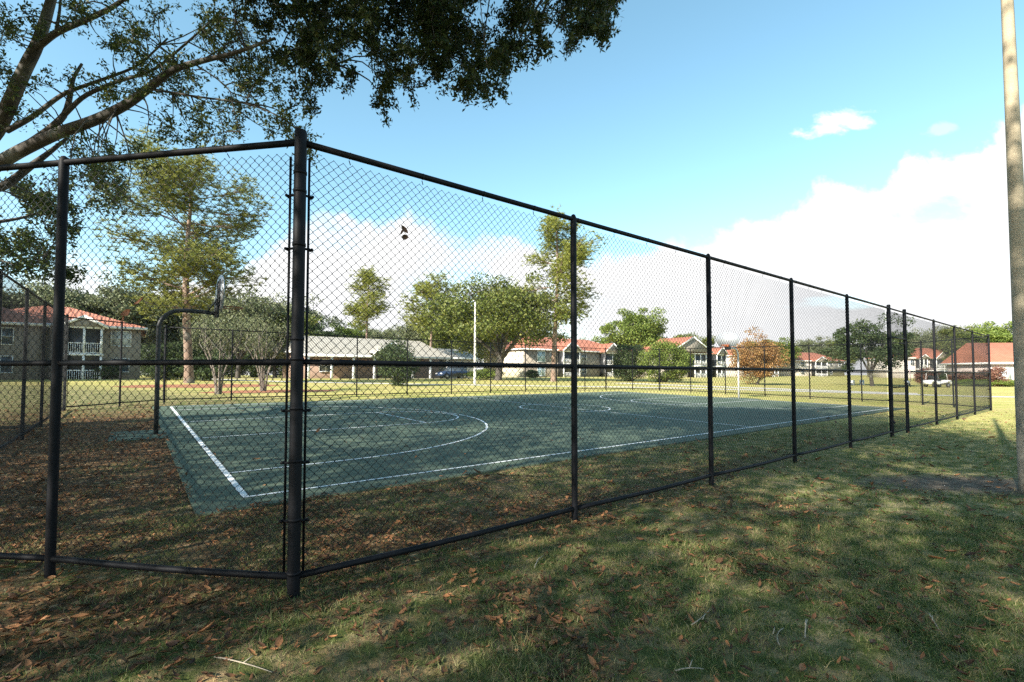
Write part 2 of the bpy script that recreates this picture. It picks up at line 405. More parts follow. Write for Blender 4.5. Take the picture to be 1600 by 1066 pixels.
def seg(pts, wd=.055):
    P = np.array(pts, float); d = np.gradient(P, axis=0); d /= np.linalg.norm(d, axis=1)[:, None]; nrm = np.stack([-d[:, 1], d[:, 0]], 1)
    V = []
    for p, n in zip(P, nrm): V += [UV(*(p + n * wd / 2), .027), UV(*(p - n * wd / 2), .027)]
    ln.add(V, [[2 * i, 2 * i + 1, 2 * i + 3, 2 * i + 2] for i in range(len(P) - 1)])
def arc(cu, cv, r, a0, a1, n=40): return [(cu + r * math.cos(a), cv + r * math.sin(a)) for a in np.linspace(a0, a1, n)]
h = .0275
seg([(-h, 0), (CL + h, 0)]); seg([(-h, CW), (CL + h, CW)])
seg([(0, h + .001), (0, CW - h - .001)], .075); seg([(CL, h + .001), (CL, CW - h - .001)], .075)
mid = CW / 2
seg([(CL / 2, h + .001), (CL / 2, mid - 1.83 - .03)]); seg([(CL / 2, mid - 1.80), (CL / 2, mid + 1.80)]); seg([(CL / 2, mid + 1.86), (CL / 2, CW - .03)])
seg(arc(CL / 2, mid, 1.83, 0, 2 * math.pi, 61))
for s in (0, 1):
    f = (lambda u: u) if s == 0 else (lambda u: CL - u)
    q = lambda L: [(f(u), v) for u, v in L]
    K = 5.5
    seg(q([(.04, mid - 1.83), (K, mid - 1.83)])); seg(q([(.04, mid + 1.83), (K, mid + 1.83)])); seg(q([(K + .029, mid - 1.86), (K + .029, mid + 1.86)]))
    seg(q(arc(K + .06, mid, 1.83, -math.pi / 2 + .02, math.pi / 2 - .02)))
    seg(q([(.04, mid - 6.02), (1.5, mid - 6.02)] + arc(1.575, mid, 6.02, -math.pi / 2, math.pi / 2, 50) + [(1.5, mid + 6.02), (.04, mid + 6.02)]))
tag(ln.build('court_lines', M['line']), kind='structure')

# ------------------------------------------------------------------ basketball hoops
M['pole_dark'] = mat_simple('dark weathered steel', (.02, .022, .024), .5, .2, 5)
M['board'] = mat_simple('aluminium board', (.42, .44, .46), .4, .1, 2, metal=.4)
M['rim'] = mat_simple('rusty orange rim', (.32, .09, .03), .6, .2, 9)
def make_hoop(pos, rz, label, polemat, white=False):
    t = thing('basketball_hoop', label, 'basketball hoop', pos, rz, 'basketball hoops at the court ends')
    pts = [(0, 0, -.05), (0, 0, 1.2), (0, 0, 2.42)] + [(.45 - .45 * math.cos(a), 0, 2.42 + .45 * math.sin(a)) for a in np.linspace(.2, math.pi / 2, 8)] + [(.85, 0, 2.87), (1.10, 0, 2.85)]
    mb = MB().tube(pts, .048, 12); mb.build('pole', polemat, t, True)
    b = MB()
    # fan-shaped backboard in the plane x = 1.6
    fan = [(-.45, 2.95), (.45, 2.95), (.68, 3.28), (.69, 3.42), (.60, 3.58), (.42, 3.71), (.2, 3.78), (-.2, 3.78), (-.42, 3.71), (-.60, 3.58), (-.69, 3.42), (-.68, 3.28)]
    b.prism(fan, 1.18, 1.22, 'x')
    bo = b.build('backboard', M['board'], t)
    k = MB()
    for y in (-.32, .32): k.tube([(.95, 0, 2.9), (1.17, y, 3.25)], .016, 6)
    k.box(1.1, 1.178, -.16, .16, 2.76, 3.12); k.build('bracket', M['pole_dark'], t)
    rb = MB()
    for y in (-.25, -.1, .1, .25): rb.box(1.165, 1.179, y - .015, y + .015, 3.0, 3.68)
    rb.build('stiffener', M['pole_dark'], bo)
    r = MB(); r.tube([(1.46 + .235 * math.cos(a), .235 * math.sin(a), 3.02) for a in np.linspace(0, 2 * math.pi, 25)], .014, 6, False)
    r.tube([(1.22, -.1, 2.98), (1.30, -.13, 3.02)], .01, 5); r.tube([(1.22, .1, 2.98), (1.30, .13, 3.02)], .01, 5)
    r.box(1.221, 1.232, -.12, .12, 2.94, 3.06)
    r.build('rim', M['rim'], t, True)
    return t
make_hoop(UV(-.68, 7.1, .02), UANG, 'near basketball hoop on a dark gooseneck pole at the left baseline', M['pole_dark'])
M['pole_pale'] = mat_simple('pale galvanised pole', (.5, .5, .48), .5, .1, 4)
make_hoop(UV(CL + .95, 7.35, .02), UANG + math.pi, 'distant basketball hoop on a pale gooseneck pole before the orange tree', M['pole_pale'])

# ------------------------------------------------------------------ chain-link fences
FH = 3.18; PIT_W = .0707
UPA, UPB = -.255, 28.0; VN = -3.08; CH = 4 / math.sqrt(2); VF = VN + 2 * CH + 15.5
def P2(u, v): return np.array([*(ORG + UH * u + VH * v)[:2]])
def chainlink(mb, a, b, inward, z0=.10, z1=FH - .045, r=.0030, ring=4, off=.05):
    a = np.array(a); b = np.array(b); L = np.linalg.norm(b - a); t = (b - a) / L; n = np.array(inward)
    h = PIT_W / 2; nw = int(L / h); nz = int((z1 - z0) / h)
    i = np.arange(nw); k = np.arange(nz + 1)
    par = (i[:, None] + k[None, :]) % 2
    s = (i[:, None] + par) * h + np.where(par == 1, .0035, -.0035)
    nn = off + np.where(par == 1, .0025, -.0025) * np.where(i[:, None] % 2 == 0, 1, 1)
    gx_ = a[0] + t[0] * s + n[0] * nn; gy_ = a[1] + t[1] * s + n[1] * nn
    # slight bulge of the fabric between rails
    zz = z0 + k[None, :] * h + np.zeros_like(s)
    z = zz + gz(gx_, gy_)
    C = np.stack([gx_, gy_, z], -1)[:, :, None, :]
    tt = np.array([t[0], t[1], 0]); n3 = np.array([n[0], n[1], 0])
    O = [(math.cos(q) * r * 1.35, math.sin(q) * r) for q in np.arange(ring) * 2 * math.pi / ring]
    off3 = np.array([tt * p + n3 * q for p, q in O])
    V = (C + off3[None, None]).reshape(-1, 3)
    base = (np.arange(nw)[:, None, None] * (nz + 1) + np.arange(nz)[None, :, None]) * ring
    q = np.arange(ring)[None, None]; q2 = (q + 1) % ring
    F = np.stack([base + q, base + q2, base + ring + q2, base + ring + q], -1).reshape(-1, 4)
    mb.add(V, F)
def p3(p, z): return np.array([p[0], p[1], gz(p[0], p[1]) + z])
def post(mb, p, r, h, dome=False):
    p0 = p3(p, -.1); z = p3(p, h)
    prof = [(r, p0[2]), (r, z[2] - .012), (r * .94, z[2] - .003), (r * .6, z[2] + (.025 if dome else .004)), (0.001, z[2] + (.035 if dome else .006))]
    mb.lathe(prof, 14, Matrix.Translation((p[0], p[1], 0)))
def ringband(mb, p, z, r, wz=.022):
    zc = p3(p, z)[2]
    mb.lathe([(r, zc - wz / 2), (r + .004, zc - wz / 2), (r + .004, zc + wz / 2), (r, zc + wz / 2)], 14, Matrix.Translation((p[0], p[1], 0)))
def rail(parent, a, b, z, r, name, sag=0.0, trim=0.0):
    a = np.array(a); b = np.array(b); t = (b - a) / np.linalg.norm(b - a); a = a + t * trim; b = b - t * trim
    n = 9; pts = [p3(a + (b - a) * k / (n - 1), z - sag * math.sin(math.pi * k / (n - 1))) for k in range(n)]
    return MB().tube(pts, r, 10).build(name, M['black'], parent, True)
def fence(label, a, b, posts, ends, ring=4, inward=None, wr=.0016, corner_r=.041, base=True):
    """posts: distances of line posts from a; ends: which end posts belong to this run ('a','b')"""
    a = np.array(a); b = np.array(b); L = np.linalg.norm(b - a); t = (b - a) / L
    T = thing('chain_link_fence', label, 'fence', p3(a, 0), 0, 'black chain-link fence runs round the court')
    o = T.location.copy()
    kids = []
    def K(ob): kids.append(ob); return ob
    n = np.array(inward)
    for s in posts:
        p = a + t * s; mb = MB(); post(mb, p, .0325, FH - .01, True); K(mb.build('line_post', M['black'], None, True))
    for e in ends:
        p = a if e == 'a' else b; mb = MB(); post(mb, p, corner_r, FH + .055)
        po = K(mb.build('corner_post', M['black'], None, True))
        for z in (.16, .52, .92, 1.28, 1.62, 1.76, 2.42, 2.80, 2.93):
            mb = MB(); ringband(mb, p, z, corner_r); kids.append(mb.build('band', M['black'], po, True))
    stops = [0] + list(posts) + [L]
    e0 = corner_r * .8
    pad = lambda k: (e0 if k in (0, len(stops) - 1) else .029)
    tr = K(rail(None, a, b, FH - .03, .0235, 'top_rail', 0, e0))
    for nm, z, rr in (('middle_rail', 1.60, .0215), ('bottom_rail', .135, .0235)):
        for k in range(len(stops) - 1):
            p, q = a + t * (stops[k] + pad(k)), a + t * (stops[k + 1] - pad(k + 1))
            K(rail(None, p, q, z, rr, nm, (.0 if z > 1 else .014)))
    mb = MB(); chainlink(mb, a + t * .07, b - t * .07, n, ring=ring, r=wr); K(mb.build('wire_mesh', M['mesh']))
    # tension bars beside the end posts, held by small clamp tabs
    for e in ('a', 'b'):
        p = (a + t * .066) if e == 'a' else (b - t * .088); c = a if e == 'a' else b; d_ = t if e == 'a' else -t
        p = p + n * .02
        mb = MB().tube([p3(p, .12), p3(p, FH - .12)], .0085, 6); bar = K(mb.build('tension_bar', M['black'], None))
        for z in (.5, .9, 1.26, 1.6, 2.4, 2.78):
            mb = MB(); q0 = c + d_ * .04 + n * .01; q1 = c + d_ * (.088 if e == 'a' else .108) + n * .022; mb.tube([p3(q0, z), p3(q1, z)], .009, 6); mb.tube([p3(q1 - n * .02, z), p3(q1 + n * .02, z)], .011, 6)
            kids.append(mb.build('clamp', M['black'], bar))
    # wire ties on the top rail
    for s in np.arange(.35, L - .2, .61) if ring == 4 and L < 20 else ():
        mb = MB(); p = a + t * s
        ang = np.linspace(0, 2 * math.pi, 9); cz = p3(p, FH - .03)
        mb.tube([cz + np.array([n[0] * .024 * math.cos(g_), n[1] * .024 * math.cos(g_), .024 * math.sin(g_)]) for g_ in ang], .0035, 4, False)
        mb.tube([p3(p + n * .022, FH - .055), p3(p + n * .03 + t * .015, FH - .085)], .0035, 4)
        K(mb.build('wire_tie', M['mesh'], None))
    for ob in kids:
        if ob.parent is None:
            ob.data.transform(Matrix.Translation(-o)); ob.parent = T
            for ch in ob.children: ch.data.transform(Matrix.Translation(-o))
    return T
uh2, vh2 = UH[:2], VH[:2]
c1 = np.array([-1.49, 3.35]); c2 = np.array([20.25, 20.5])    # near side
l1 = c1 + 4.0 * np.array([-.9865, .164]); l2 = l1 + VH[:2] * 15.5        # left end
r1 = c2 + 4.0 * np.array([.122, .9925]); r2 = r1 + VH[:2] * 15.5
f1 = l2 + 4.0 * np.array([.122, .9925]); f2 = r2 + 4.0 * np.array([-.9925, .122])
def along(a, b, px):
    r = ray(px, 575); d = b - a
    return float(np.linalg.solve(np.array([[r[0], -d[0]], [r[1], -d[1]]]), a)[1] * np.linalg.norm(d))
GA, GB = along(c1, c2, 1391), along(c1, c2, 1415.5)                                    # gate posts, distance from c1
dg = lambda a, b: (b - a) / np.linalg.norm(b - a)
cd_ = dg(c1, c2); ga, gb = c1 + cd_ * GA, c1 + cd_ * GB
fence('long black chain-link fence run from the tall corner post to the gate', c1, ga, [along(c1, c2, q) for q in (897, 1109, 1239, 1326)], 'ab', 4, vh2, .0022)
fence('short black chain-link fence run between the gate and the lit far right corner', gb, c2, [along(gb, c2, q) for q in (1461, 1493, 1521)], 'ab', 4, vh2)
fence('black chain-link fence panel cutting the corner left of the tall corner post', l1, c1, [2.0], 'a', 4, -dg(c1, l1)[::-1] * np.array([-1, 1]) if False else (uh2 + vh2) / math.sqrt(2), .0023)
fence('black chain-link fence along the left court end below the oak limbs', l1, l2, [2.6, 5.2, 7.8, 10.4, 13.0], 'b', 3, uh2)
fence('short black chain-link panel cutting the far left corner beside the near hoop', l2, f1, [2.0], 'b', 3, (uh2 - vh2) / math.sqrt(2))
fence('far black chain-link fence along the back of the court before the footpath', f1, f2, list(np.arange(2.44, 27.5, 2.85)), 'b', 3, -vh2)
fence('short black chain-link panel cutting the far back corner behind the far bushes', f2, r2, [2.0], 'b', 3, (-uh2 - vh2) / math.sqrt(2))
fence('black chain-link fence across the far court end behind the distant hoop', r1, r2, list(np.arange(2.58, 15, 2.58)), '', 3, -uh2)
fence('short black chain-link panel cutting the far right corner in sunlight', c2, r1, [2.0], 'b', 3, (vh2 - uh2) / math.sqrt(2))
# gate
G = thing('gate', 'narrow black chain-link gate with chain and pale tag between two posts', 'gate', p3(ga, 0), math.atan2(cd_[1], cd_[0]))
gw = GB - GA
mb = MB().tube([(.055, 0, 2.44), (gw - .055, 0, 2.44)], .021, 8).tube([(.04, 0, FH - .03), (gw - .04, 0, FH - .03)], .021, 8); mb.build('transom', M['black'], G, True)
mb = MB().tube([(.08, 0, .1), (.08, 0, 2.32), (gw - .09, 0, 2.32), (gw - .09, 0, .1), (.08, 0, .1)], .02, 8)
mb.tube([(.08, 0, 1.2), (gw - .09, 0, 1.2)], .016, 8); mb.build('gate_frame', M['black'], G, True)
mb = MB()
hh = PIT_W / 2
for i in range(int((gw - .2) / hh)):
    mb.tube([(.09 + (i + (i + k) % 2) * hh, .02 + (.004 if (i + k) % 2 else -.004), .12 + k * hh) for k in range(62)], .0032, 3, False)
for i in range(int((gw - .1) / hh)):
    mb.tube([(.04 + (i + (i + k) % 2) * hh, .02 + (.004 if (i + k) % 2 else -.004), 2.46 + k * hh) for k in range(19)], .0032, 3, False)
mb.build('wire_mesh', M['mesh'], G)
mb = MB()
for z in (.35, 1.95):
    mb.tube([(0, -.055, z), (.1, -.04, z)], .014, 6); mb.lathe([(.03, z - .03), (.034, z - .03), (.034, z + .03), (.03, z + .03)], 10, Matrix.Translation((.08, 0, 0)))
mb.build('hinge', M['black'], G)
mb = MB(); mb.box(gw - .16, gw - .02, -.07, -.045, 1.28, 1.36); mb.tube([(gw - .12, -.06, 1.25), (gw - .05, -.07, 1.33), (gw + .01, -.06, 1.25)], .014, 6); mb.build('latch', M['zinc'], G)
mb = MB(); mb.tube([(gw - .1, -.05, 1.36), (gw - .07, -.09, 1.28), (gw + .03, -.08, 1.2), (gw + .09, -.03, 1.3), (gw + .03, .06, 1.36)], .012, 6); mb.build('chain', M['zinc'], G)
M['tag'] = mat_simple('faded pink plastic', (.62, .42, .40), .5, .2, 20)
mb = MB(); mb.box(-.022, .022, -.004, .004, -.17, .17, Matrix.Translation((gw - .01, -.085, 1.5)) @ Matrix.Rotation(R(-14), 4, 'Y')); mb.build('tag', M['tag'], G)

# dead leaves caught in the mesh
M['deadleaf'] = mat_simple('dead brown leaf', (.10, .055, .035), .7, .3, 30)
M['tanleaf'] = mat_simple('tan dead leaf', (.26, .10, .045), .6, .3, 30)
def curl_leaf(mb, c, L, wd, axis, nrm, curl=.35):
    a = np.array(axis, float); a /= np.linalg.norm(a); n = np.array(nrm, float); n -= a * np.dot(a, n); n /= np.linalg.norm(n); s = np.cross(a, n)
    V = []
    for k, (tt, ww) in enumerate(((-.5, .05), (-.25, .75), (.0, 1), (.25, .7), (.5, .04))):
        for j in (-1, 0, 1): V.append(np.array(c) + a * tt * L + s * j * ww * wd / 2 + n * (curl * L * (tt * tt) + abs(j) * wd * .25))
    mb.add(V, [[3 * k + j, 3 * k + j + 1, 3 * k + j + 4, 3 * k + j + 3] for k in range(4) for j in range(2)])
q = W(633, 366, 1); tt = 0
def on_fence(px, py, a, b):
    """point where an image column meets a fence line"""
    r = ray(px, py); d = b - a
    A = np.array([[r[0], -d[0]], [r[1], -d[1]]]); s = np.linalg.solve(A, a)
    return CAM + r * s[0]
p = on_fence(633, 366, c1, ga); mb = MB()
curl_leaf(mb, p + [0, -.02, .03], .085, .035, (.5, .2, -.6), (0, -1, .3)); curl_leaf(mb, p + [-.02, -.02, .01], .05, .02, (-.4, 0, -.9), (0, -1, .2)); curl_leaf(mb, p + [.0, -.02, -.03], .06, .045, (1, .4, .1), (0, -1, -.3), .8)
tag(mb.build('dead_leaf', M['deadleaf']), 'dark curled dead leaf caught high in the fence mesh against a white cloud', 'leaf')
p = on_fence(203, 490, l1, c1); mb = MB()
curl_leaf(mb, p + [0, -.02, 0], .085, .05, (.9, .0, .5), (0, -1, .2), .6); curl_leaf(mb, p + [.085, -.02, .09], .10, .02, (.7, 0, .6), (0, -1, .2)); curl_leaf(mb, p + [-.03, -.02, -.04], .06, .02, (.2, 0, .9), (0, -1, .2))
tag(mb.build('dead_leaf', M['tanleaf']), 'reddish brown dead leaf caught in the mesh in front of the left red roof', 'leaf')

# ------------------------------------------------------------------ light poles
def mat_pole():
    m, nt, b = mat_new('mottled concrete pole')
    tc = nt.node('ShaderNodeTexCoord').outputs['Object']
    n = nt.noise(tc, 90, 4, .8); k = nt.noise(nt.map(tc, (3, 3, 1)), 1.6, 5, .65)
    sp = nt.node('ShaderNodeSeparateXYZ'); nt.l.new(tc, sp.inputs[0])
    low = nt.sstep(nt.m('ADD', sp.outputs[2], nt.m('MULTIPLY', nt.m('SUBTRACT', k, .5), 4)), 3.6, .4)  # mask for greyer, darker concrete towards the foot
    c = nt.ramp(n, [(.3, (.28, .23, .15)), (.7, (.46, .40, .28))]); c = nt.mix(nt.m('MULTIPLY', low, .75), c, nt.ramp(n, [(.35, (.12, .125, .11)), (.65, (.27, .27, .25))]))
    nt.l.new(c, b.inputs['Base Color']); b.inputs['Roughness'].default_value = .9; nt.l.new(nt.bump(n, .5, .006), b.inputs['Normal'])
    return m
MP = mat_pole()
t = thing('light_pole', 'tall tapered concrete pole at the right edge, greyer and darker towards its base', 'pole', (6.58, 6.2, 0), R(8))
zs = np.linspace(-.2, 9.2, 14); MB().tube([(-.008 * z + .0, 0, z) for z in zs], [.104 - .0066 * max(z, 0) for z in zs], 8).build('shaft', MP, t)
MB().lathe([(.03, 9.2), (.055, 9.21), (.05, 9.25), (.001, 9.26)], 8).build('pole_cap', M['zinc'], t)
p = at(742, 44.5); t = thing('light_pole', 'slender pale concrete pole beside the footpath behind the court', 'pole', p)
zs = np.linspace(-.2, 7.6, 12); MB().tube([(.002 * z, 0, z) for z in zs], [.13 - .009 * max(z, 0) for z in zs], 8).build('shaft', mat_simple('pale concrete shaft', (.6, .57, .5), .85, .12, 6), t)
MB().tube([(.015, 0, 7.6), (.015, 0, 7.72), (-.25, 0, 7.8)], .03, 6).build('bracket_arm', M['zinc'], t)

# ------------------------------------------------------------------ trees
def leaf_quads(mb, C, L, Wd, rng, up=.45, hang=0.0):
    n = len(C)
    nr = rng.normal(size=(n, 3)); nr[:, 2] += up * 2; nr /= np.linalg.norm(nr, axis=1)[:, None]
    d = rng.normal(size=(n, 3)); d[:, 2] -= hang; d -= nr * np.sum(d * nr, 1)[:, None]; d /= np.linalg.norm(d, axis=1)[:, None] + 1e-9
    s = np.cross(nr, d); k = rng.uniform(.7, 1.3, (n, 1)); L = L * k; Wd = Wd * k
    V = np.stack([C - d * L / 2, C + s * Wd / 2 + nr * L * .06, C + d * L / 2, C - s * Wd / 2 + nr * L * .06], 1).reshape(-1, 3)
    mb.add(V, np.arange(4 * n).reshape(-1, 4))
def ball(rng, n):
    d = rng.normal(size=(n, 3)); d /= np.linalg.norm(d, axis=1)[:, None]
    return d * (rng.uniform(0, 1, (n, 1)) ** .4) * 1.75
def bez(a, b, c, n=7):
    t = np.linspace(0, 1, n)[:, None]
    return (1 - t) ** 2 * np.array(a) + 2 * t * (1 - t) * np.array(b) + t * t * np.array(c)
def broadleaf(seed, H, Rx, rz, cz, nclump, nleaf, leaf, tr, fork, bark, leafmat, squash=.62, rc=.115, low=-.75, hang=0, aspect=.62):
    rng = np.random.default_rng(seed)
    cen = np.array([0, 0, cz]); ph = rng.uniform(0, 6.28, 6)
    D = rng.normal(size=(nclump * 3, 3)); D /= np.linalg.norm(D, axis=1)[:, None]; D = D[D[:, 2] > low][:nclump]
    az = np.arctan2(D[:, 1], D[:, 0])
    lob = 1 + .16 * np.sin(2 * az + ph[0]) + .13 * np.sin(3 * az + ph[1] + 2 * D[:, 2]) + .12 * np.sin(5 * D[:, 2] * 2 + ph[2] + az)
    rad = (rng.uniform(0, 1, len(D)) ** .5) * .62 + .38
    C = cen + D * np.array([Rx, Rx, rz]) * (rad * lob * .92)[:, None]
    wood = MB(); bend = rng.normal(0, .04, 2) * H
    fk = np.array([bend[0], bend[1], fork])
    wood.tube([(0, 0, -.15), (bend[0] * .1, bend[1] * .1, .12 * fork), (bend[0] * .5, bend[1] * .5, fork * .6), fk], [tr * 1.35, tr * 1.05, tr * .92, tr * .85], 9, False)
    nl = 7; smp = [fk]
    for k in range(nl):
        a = 2 * math.pi * (k + rng.uniform(-.25, .25)) / nl; q = rng.uniform(.45, .75)
        if k == 0: q = .15
        e = cen + np.array([math.cos(a) * Rx * q, math.sin(a) * Rx * q, rz * rng.uniform(-.1, .55)])
        mdl = fk * .5 + e * .5 + np.array([0, 0, rng.uniform(-.05, .12) * H])
        pts = bez(fk - [0, 0, .1], mdl, e, 8); wood.tube(pts, np.linspace(tr * .62, tr * .12, 8), 7, False); smp += list(pts[2:])
    S = np.array(smp)
    for c in C[:: 2]:
        j = np.argmin(np.linalg.norm(S - c, axis=1)); m_ = (S[j] + c) / 2 + rng.normal(0, .05 * Rx, 3)
        wood.tube(bez(S[j], m_, c, 4), np.linspace(tr * .13, tr * .03, 4), 4, False)
    n = len(C) * nleaf
    rr = Rx * rc * rng.uniform(.6, 1.35, len(C))
    P = np.repeat(C, nleaf, 0) + ball(rng, n) * np.repeat(rr, nleaf)[:, None] * np.array([1, 1, squash])
    cr = MB(); leaf_quads(cr, P, leaf, leaf * aspect, rng, .45, hang)
    return wood.mesh('trunk', bark, True), cr.mesh('crown', leafmat)
def pine(seed, H, hb, Rx, ntuft, tr, leafmat, nb=26, needle=.34, lean=0.0, nw=.06, prof=None):
    rng = np.random.default_rng(seed); wood = MB(); cr = MB()
    tp = lambda z: np.array([lean * (z / H) ** 2 * H + .012 * H * math.sin(z / H * 5 + seed), .01 * H * math.sin(z / H * 4 + 2 * seed), z])
    zs = np.linspace(-.2, H * .97, 14); wood.tube([tp(z) for z in zs], [tr * (1.25 if z < 0 else 1.0 - .82 * (max(z, 0) / H) ** 1.2) for z in zs], 9, False)
    pads = []
    for k in range(nb):
        f = (k + rng.uniform(0, .8)) / nb; z = hb + (H * .97 - hb) * f; a = rng.uniform(0, 6.28)
        pf = np.interp(f, [0, .15, .4, .7, 1], prof or [.45, .75, 1.0, .8, .3]); L = Rx * pf * rng.uniform(.6, 1.1)
        b0 = tp(z); e = b0 + np.array([math.cos(a) * L, math.sin(a) * L, L * rng.uniform(-.05, .62)])
        pts = bez(b0, b0 * .5 + e * .5 + [0, 0, -.1 * L], e, 6); wood.tube(pts, np.linspace(tr * .26 * (1 - .5 * f), .02, 6), 5, False)
        for j in range(int(3 + L * 1.1)):
            t_ = rng.uniform(.42, 1.0); c = pts[int(t_ * 5)] + rng.normal(size=3) * np.array([.22, .22, .12]) * L * .55
            wood.tube(bez(pts[int(t_ * 5) - 1], (pts[int(t_ * 5)] + c) / 2, c, 3), [.035, .025, .012], 4, False)
            pads.append(c)
    pads.append(tp(H)); C = np.array(pads); per = max(3, ntuft // len(C))
    T = np.repeat(C, per, 0) + ball(rng, len(C) * per) * np.array([.72, .72, .6])
    nn = 13; n = len(T) * nn
    d = rng.normal(size=(n, 3)); d[:, 2] = np.abs(d[:, 2]) * .8 + .1 - .25; d /= np.linalg.norm(d, axis=1)[:, None]
    B = np.repeat(T, nn, 0); L = needle * rng.uniform(.7, 1.25, (n, 1)); s = np.cross(d, rng.normal(size=(n, 3))); s /= np.linalg.norm(s, axis=1)[:, None]
    V = np.stack([B - s * nw / 2, B + s * nw / 2, B + d * L], 1).reshape(-1, 3)
    # one island per tuft keeps its own tint: share the base vertices through a tiny hub
    cr.add(V, np.arange(3 * n).reshape(-1, 3))
    return wood.mesh('trunk', M['pinebark'], True), cr.mesh('crown', leafmat)
def shrub(seed, H, Rx, nclump, nleaf, leaf, leafmat, rc=.2, stems=5, aspect=.5, bark=None):
    rng = np.random.default_rng(seed); wood = MB(); C = []
    while len(C) < nclump:
        p = rng.uniform(-1, 1, 3)
        q = math.hypot(p[0], p[1])
        if q * q + p[2] ** 2 < 1 and rng.uniform() < .35 + .65 * (q * q + p[2] ** 2): C.append((p[0] * Rx, p[1] * Rx, H * (.5 + .46 * p[2])))
    C = np.array(C)
    for k in range(stems):
        e = C[rng.integers(len(C))]; wood.tube(bez((rng.normal(0, .06 * Rx), rng.normal(0, .06 * Rx), -.1), (e[0] * .4, e[1] * .4, e[2] * .5), e, 5), np.linspace(.05 * H / 2, .012, 5), 5, False)
    n = len(C) * nleaf; P = np.repeat(C, nleaf, 0) + ball(rng, n) * rc * np.array([Rx, Rx, H * .4])
    P[:, 2] = np.maximum(P[:, 2], .04 + .1 * leaf)
    cr = MB(); leaf_quads(cr, P, leaf, leaf * aspect, rng, .4)
    return wood.mesh('stem', bark or M['oakbark'], True), cr.mesh('foliage', leafmat)
def place(meshes, name, label, cat, pos, sc=1.0, rz=0.0, group=None, sz=None):
    t = thing(name, label, cat, pos, rz, group); t.scale = (sc, sc, sz or sc)
    for m_ in meshes: link(m_.name.split('.')[0], m_, t)
    return t
GT = 'trees beyond the fence'
OK1 = broadleaf(11, 12, 8.0, 4.6, 7.4, 210, 170, .30, .42, 2.6, M['oakbark'], M['leaf_oak'])
RD1 = broadleaf(12, 10, 4.6, 4.0, 6.0, 150, 170, .28, .26, 1.8, M['oakbark'], M['leaf_light'], rc=.14)
RD2 = broadleaf(13, 11, 5.2, 4.4, 6.2, 150, 170, .30, .28, 2.0, M['oakbark'], M['leaf_oak'], rc=.14)
GR1 = broadleaf(14, 12, 5.6, 4.6, 6.8, 150, 160, .30, .3, 2.4, M['oakbark'], M['leaf_grey'], rc=.14)
GR2 = broadleaf(15, 13, 6.4, 5.0, 7.2, 160, 160, .32, .3, 2.4, M['oakbark'], M['leaf_grey'], rc=.135)
DK1 = broadleaf(16, 9, 4.0, 3.6, 5.0, 90, 180, .24, .22, 1.5, M['oakbark'], M['leaf_dark'], rc=.14)
PN1 = pine(21, 18.2, 6.0, 5.9, 5000, .34, M['needle'], 30, .40, prof=[.55, .9, 1.05, 1.0, .85])
PN2 = pine(22, 17.0, 8.0, 4.6, 2700, .23, M['needle_lt'], 22, .36)
PN3 = pine(23, 20.3, 8.0, 6.2, 4300, .32, M['needle_lt'], 26, .36, prof=[.7, .9, 1.0, .85, .4])
PN4 = pine(24, 13.0, 6.5, 4.8, 2400, .2, M['needle_lt'], 20, .36)
AUT = broadleaf(17, 7, 3.2, 3.2, 3.5, 90, 150, .22, .14, .8, M['oakbark'], M['leaf_orange'], rc=.2, low=-.95)
BSH = shrub(31, 5.3, 3.0, 100, 190, .22, M['leaf_light'], .16)
BSD = shrub(32, 5.0, 2.4, 90, 170, .2, M['leaf_dark'], .17)
SHD = shrub(33, 3.9, 1.7, 60, 130, .17, M['leaf_dark'], .2)
SHS = shrub(34, 1.2, .9, 36, 130, .12, M['leaf_dark'], .22)
SHR = shrub(35, 1.9, 1.0, 40, 110, .17, M['leaf_red'], .24, aspect=.35)
HDG = shrub(36, .9, 1.3, 40, 130, .11, M['leaf_light'], .22)

place(PN1, 'pine_tree', 'big pine with a broad shaggy crown behind the near hoop', 'tree', at(292, 40), 1, .6, GT)
place(PN2, 'pine_tree', 'thin pale pine standing before the long grey roof', 'tree', at(574, 78), 1.03, 2.0, GT)
place(PN3, 'pine_tree', 'tall pine with a long bare trunk in front of the central red roof', 'tree', at(868, 58), 1, 1.1, GT)
place(PN4, 'pine_tree', 'low light green pine crown rising left of the broad oak', 'tree', at(672, 72), 1.12, .3, GT)
place(OK1, 'oak_tree', 'broad spreading oak with a forked trunk before the wall coloured as sunlit cream', 'tree', at(778, 60), 1.05, 2.2, GT)
place(RD1, 'round_tree', 'round light green tree rising behind the central red roof end', 'tree', at(990, 112), 1.55, 0, GT)
place(RD2, 'round_tree', 'yellow green tree crown behind the roof left of the white chimney gap', 'tree', at(1083, 150), 1.3, 1, GT)
place(BSH, 'large_bush', 'large rounded light green bush by the footpath behind the far fence', 'bush', at(1038, 60), 1.0, 0, 'large bushes before the red roofed flats')
place(BSD, 'large_bush', 'darker upright bush at the left shoulder of the large light bush', 'bush', at(983, 63), 1.0, 1, 'large bushes before the red roofed flats')
place(AUT, 'autumn_tree', 'small tree in orange autumn leaf behind the distant hoop', 'tree', at(1182, 55), .86, .5)
place(DK1, 'dark_tree', 'dark grey green tree standing alone behind the gate', 'tree', at(1362, 55), .9, .4, GT)
place(SHD, 'shrub', 'dark ragged shrub in front of the long grey roof', 'shrub', at(622, 40), 1, 0)
place(GR1, 'oak_tree', 'grey green oak directly behind the near hoop backboard', 'tree', at(372, 62), .98, 2, GT)
place(RD2, 'round_tree', 'dark rounded tree just left of the tall corner post', 'tree', at(430, 66), .98, 2.5, GT)
place(DK1, 'dark_tree', 'dark tree peeping over the left end of the long grey roof', 'tree', at(492, 92), 1.3, 1.5, GT)
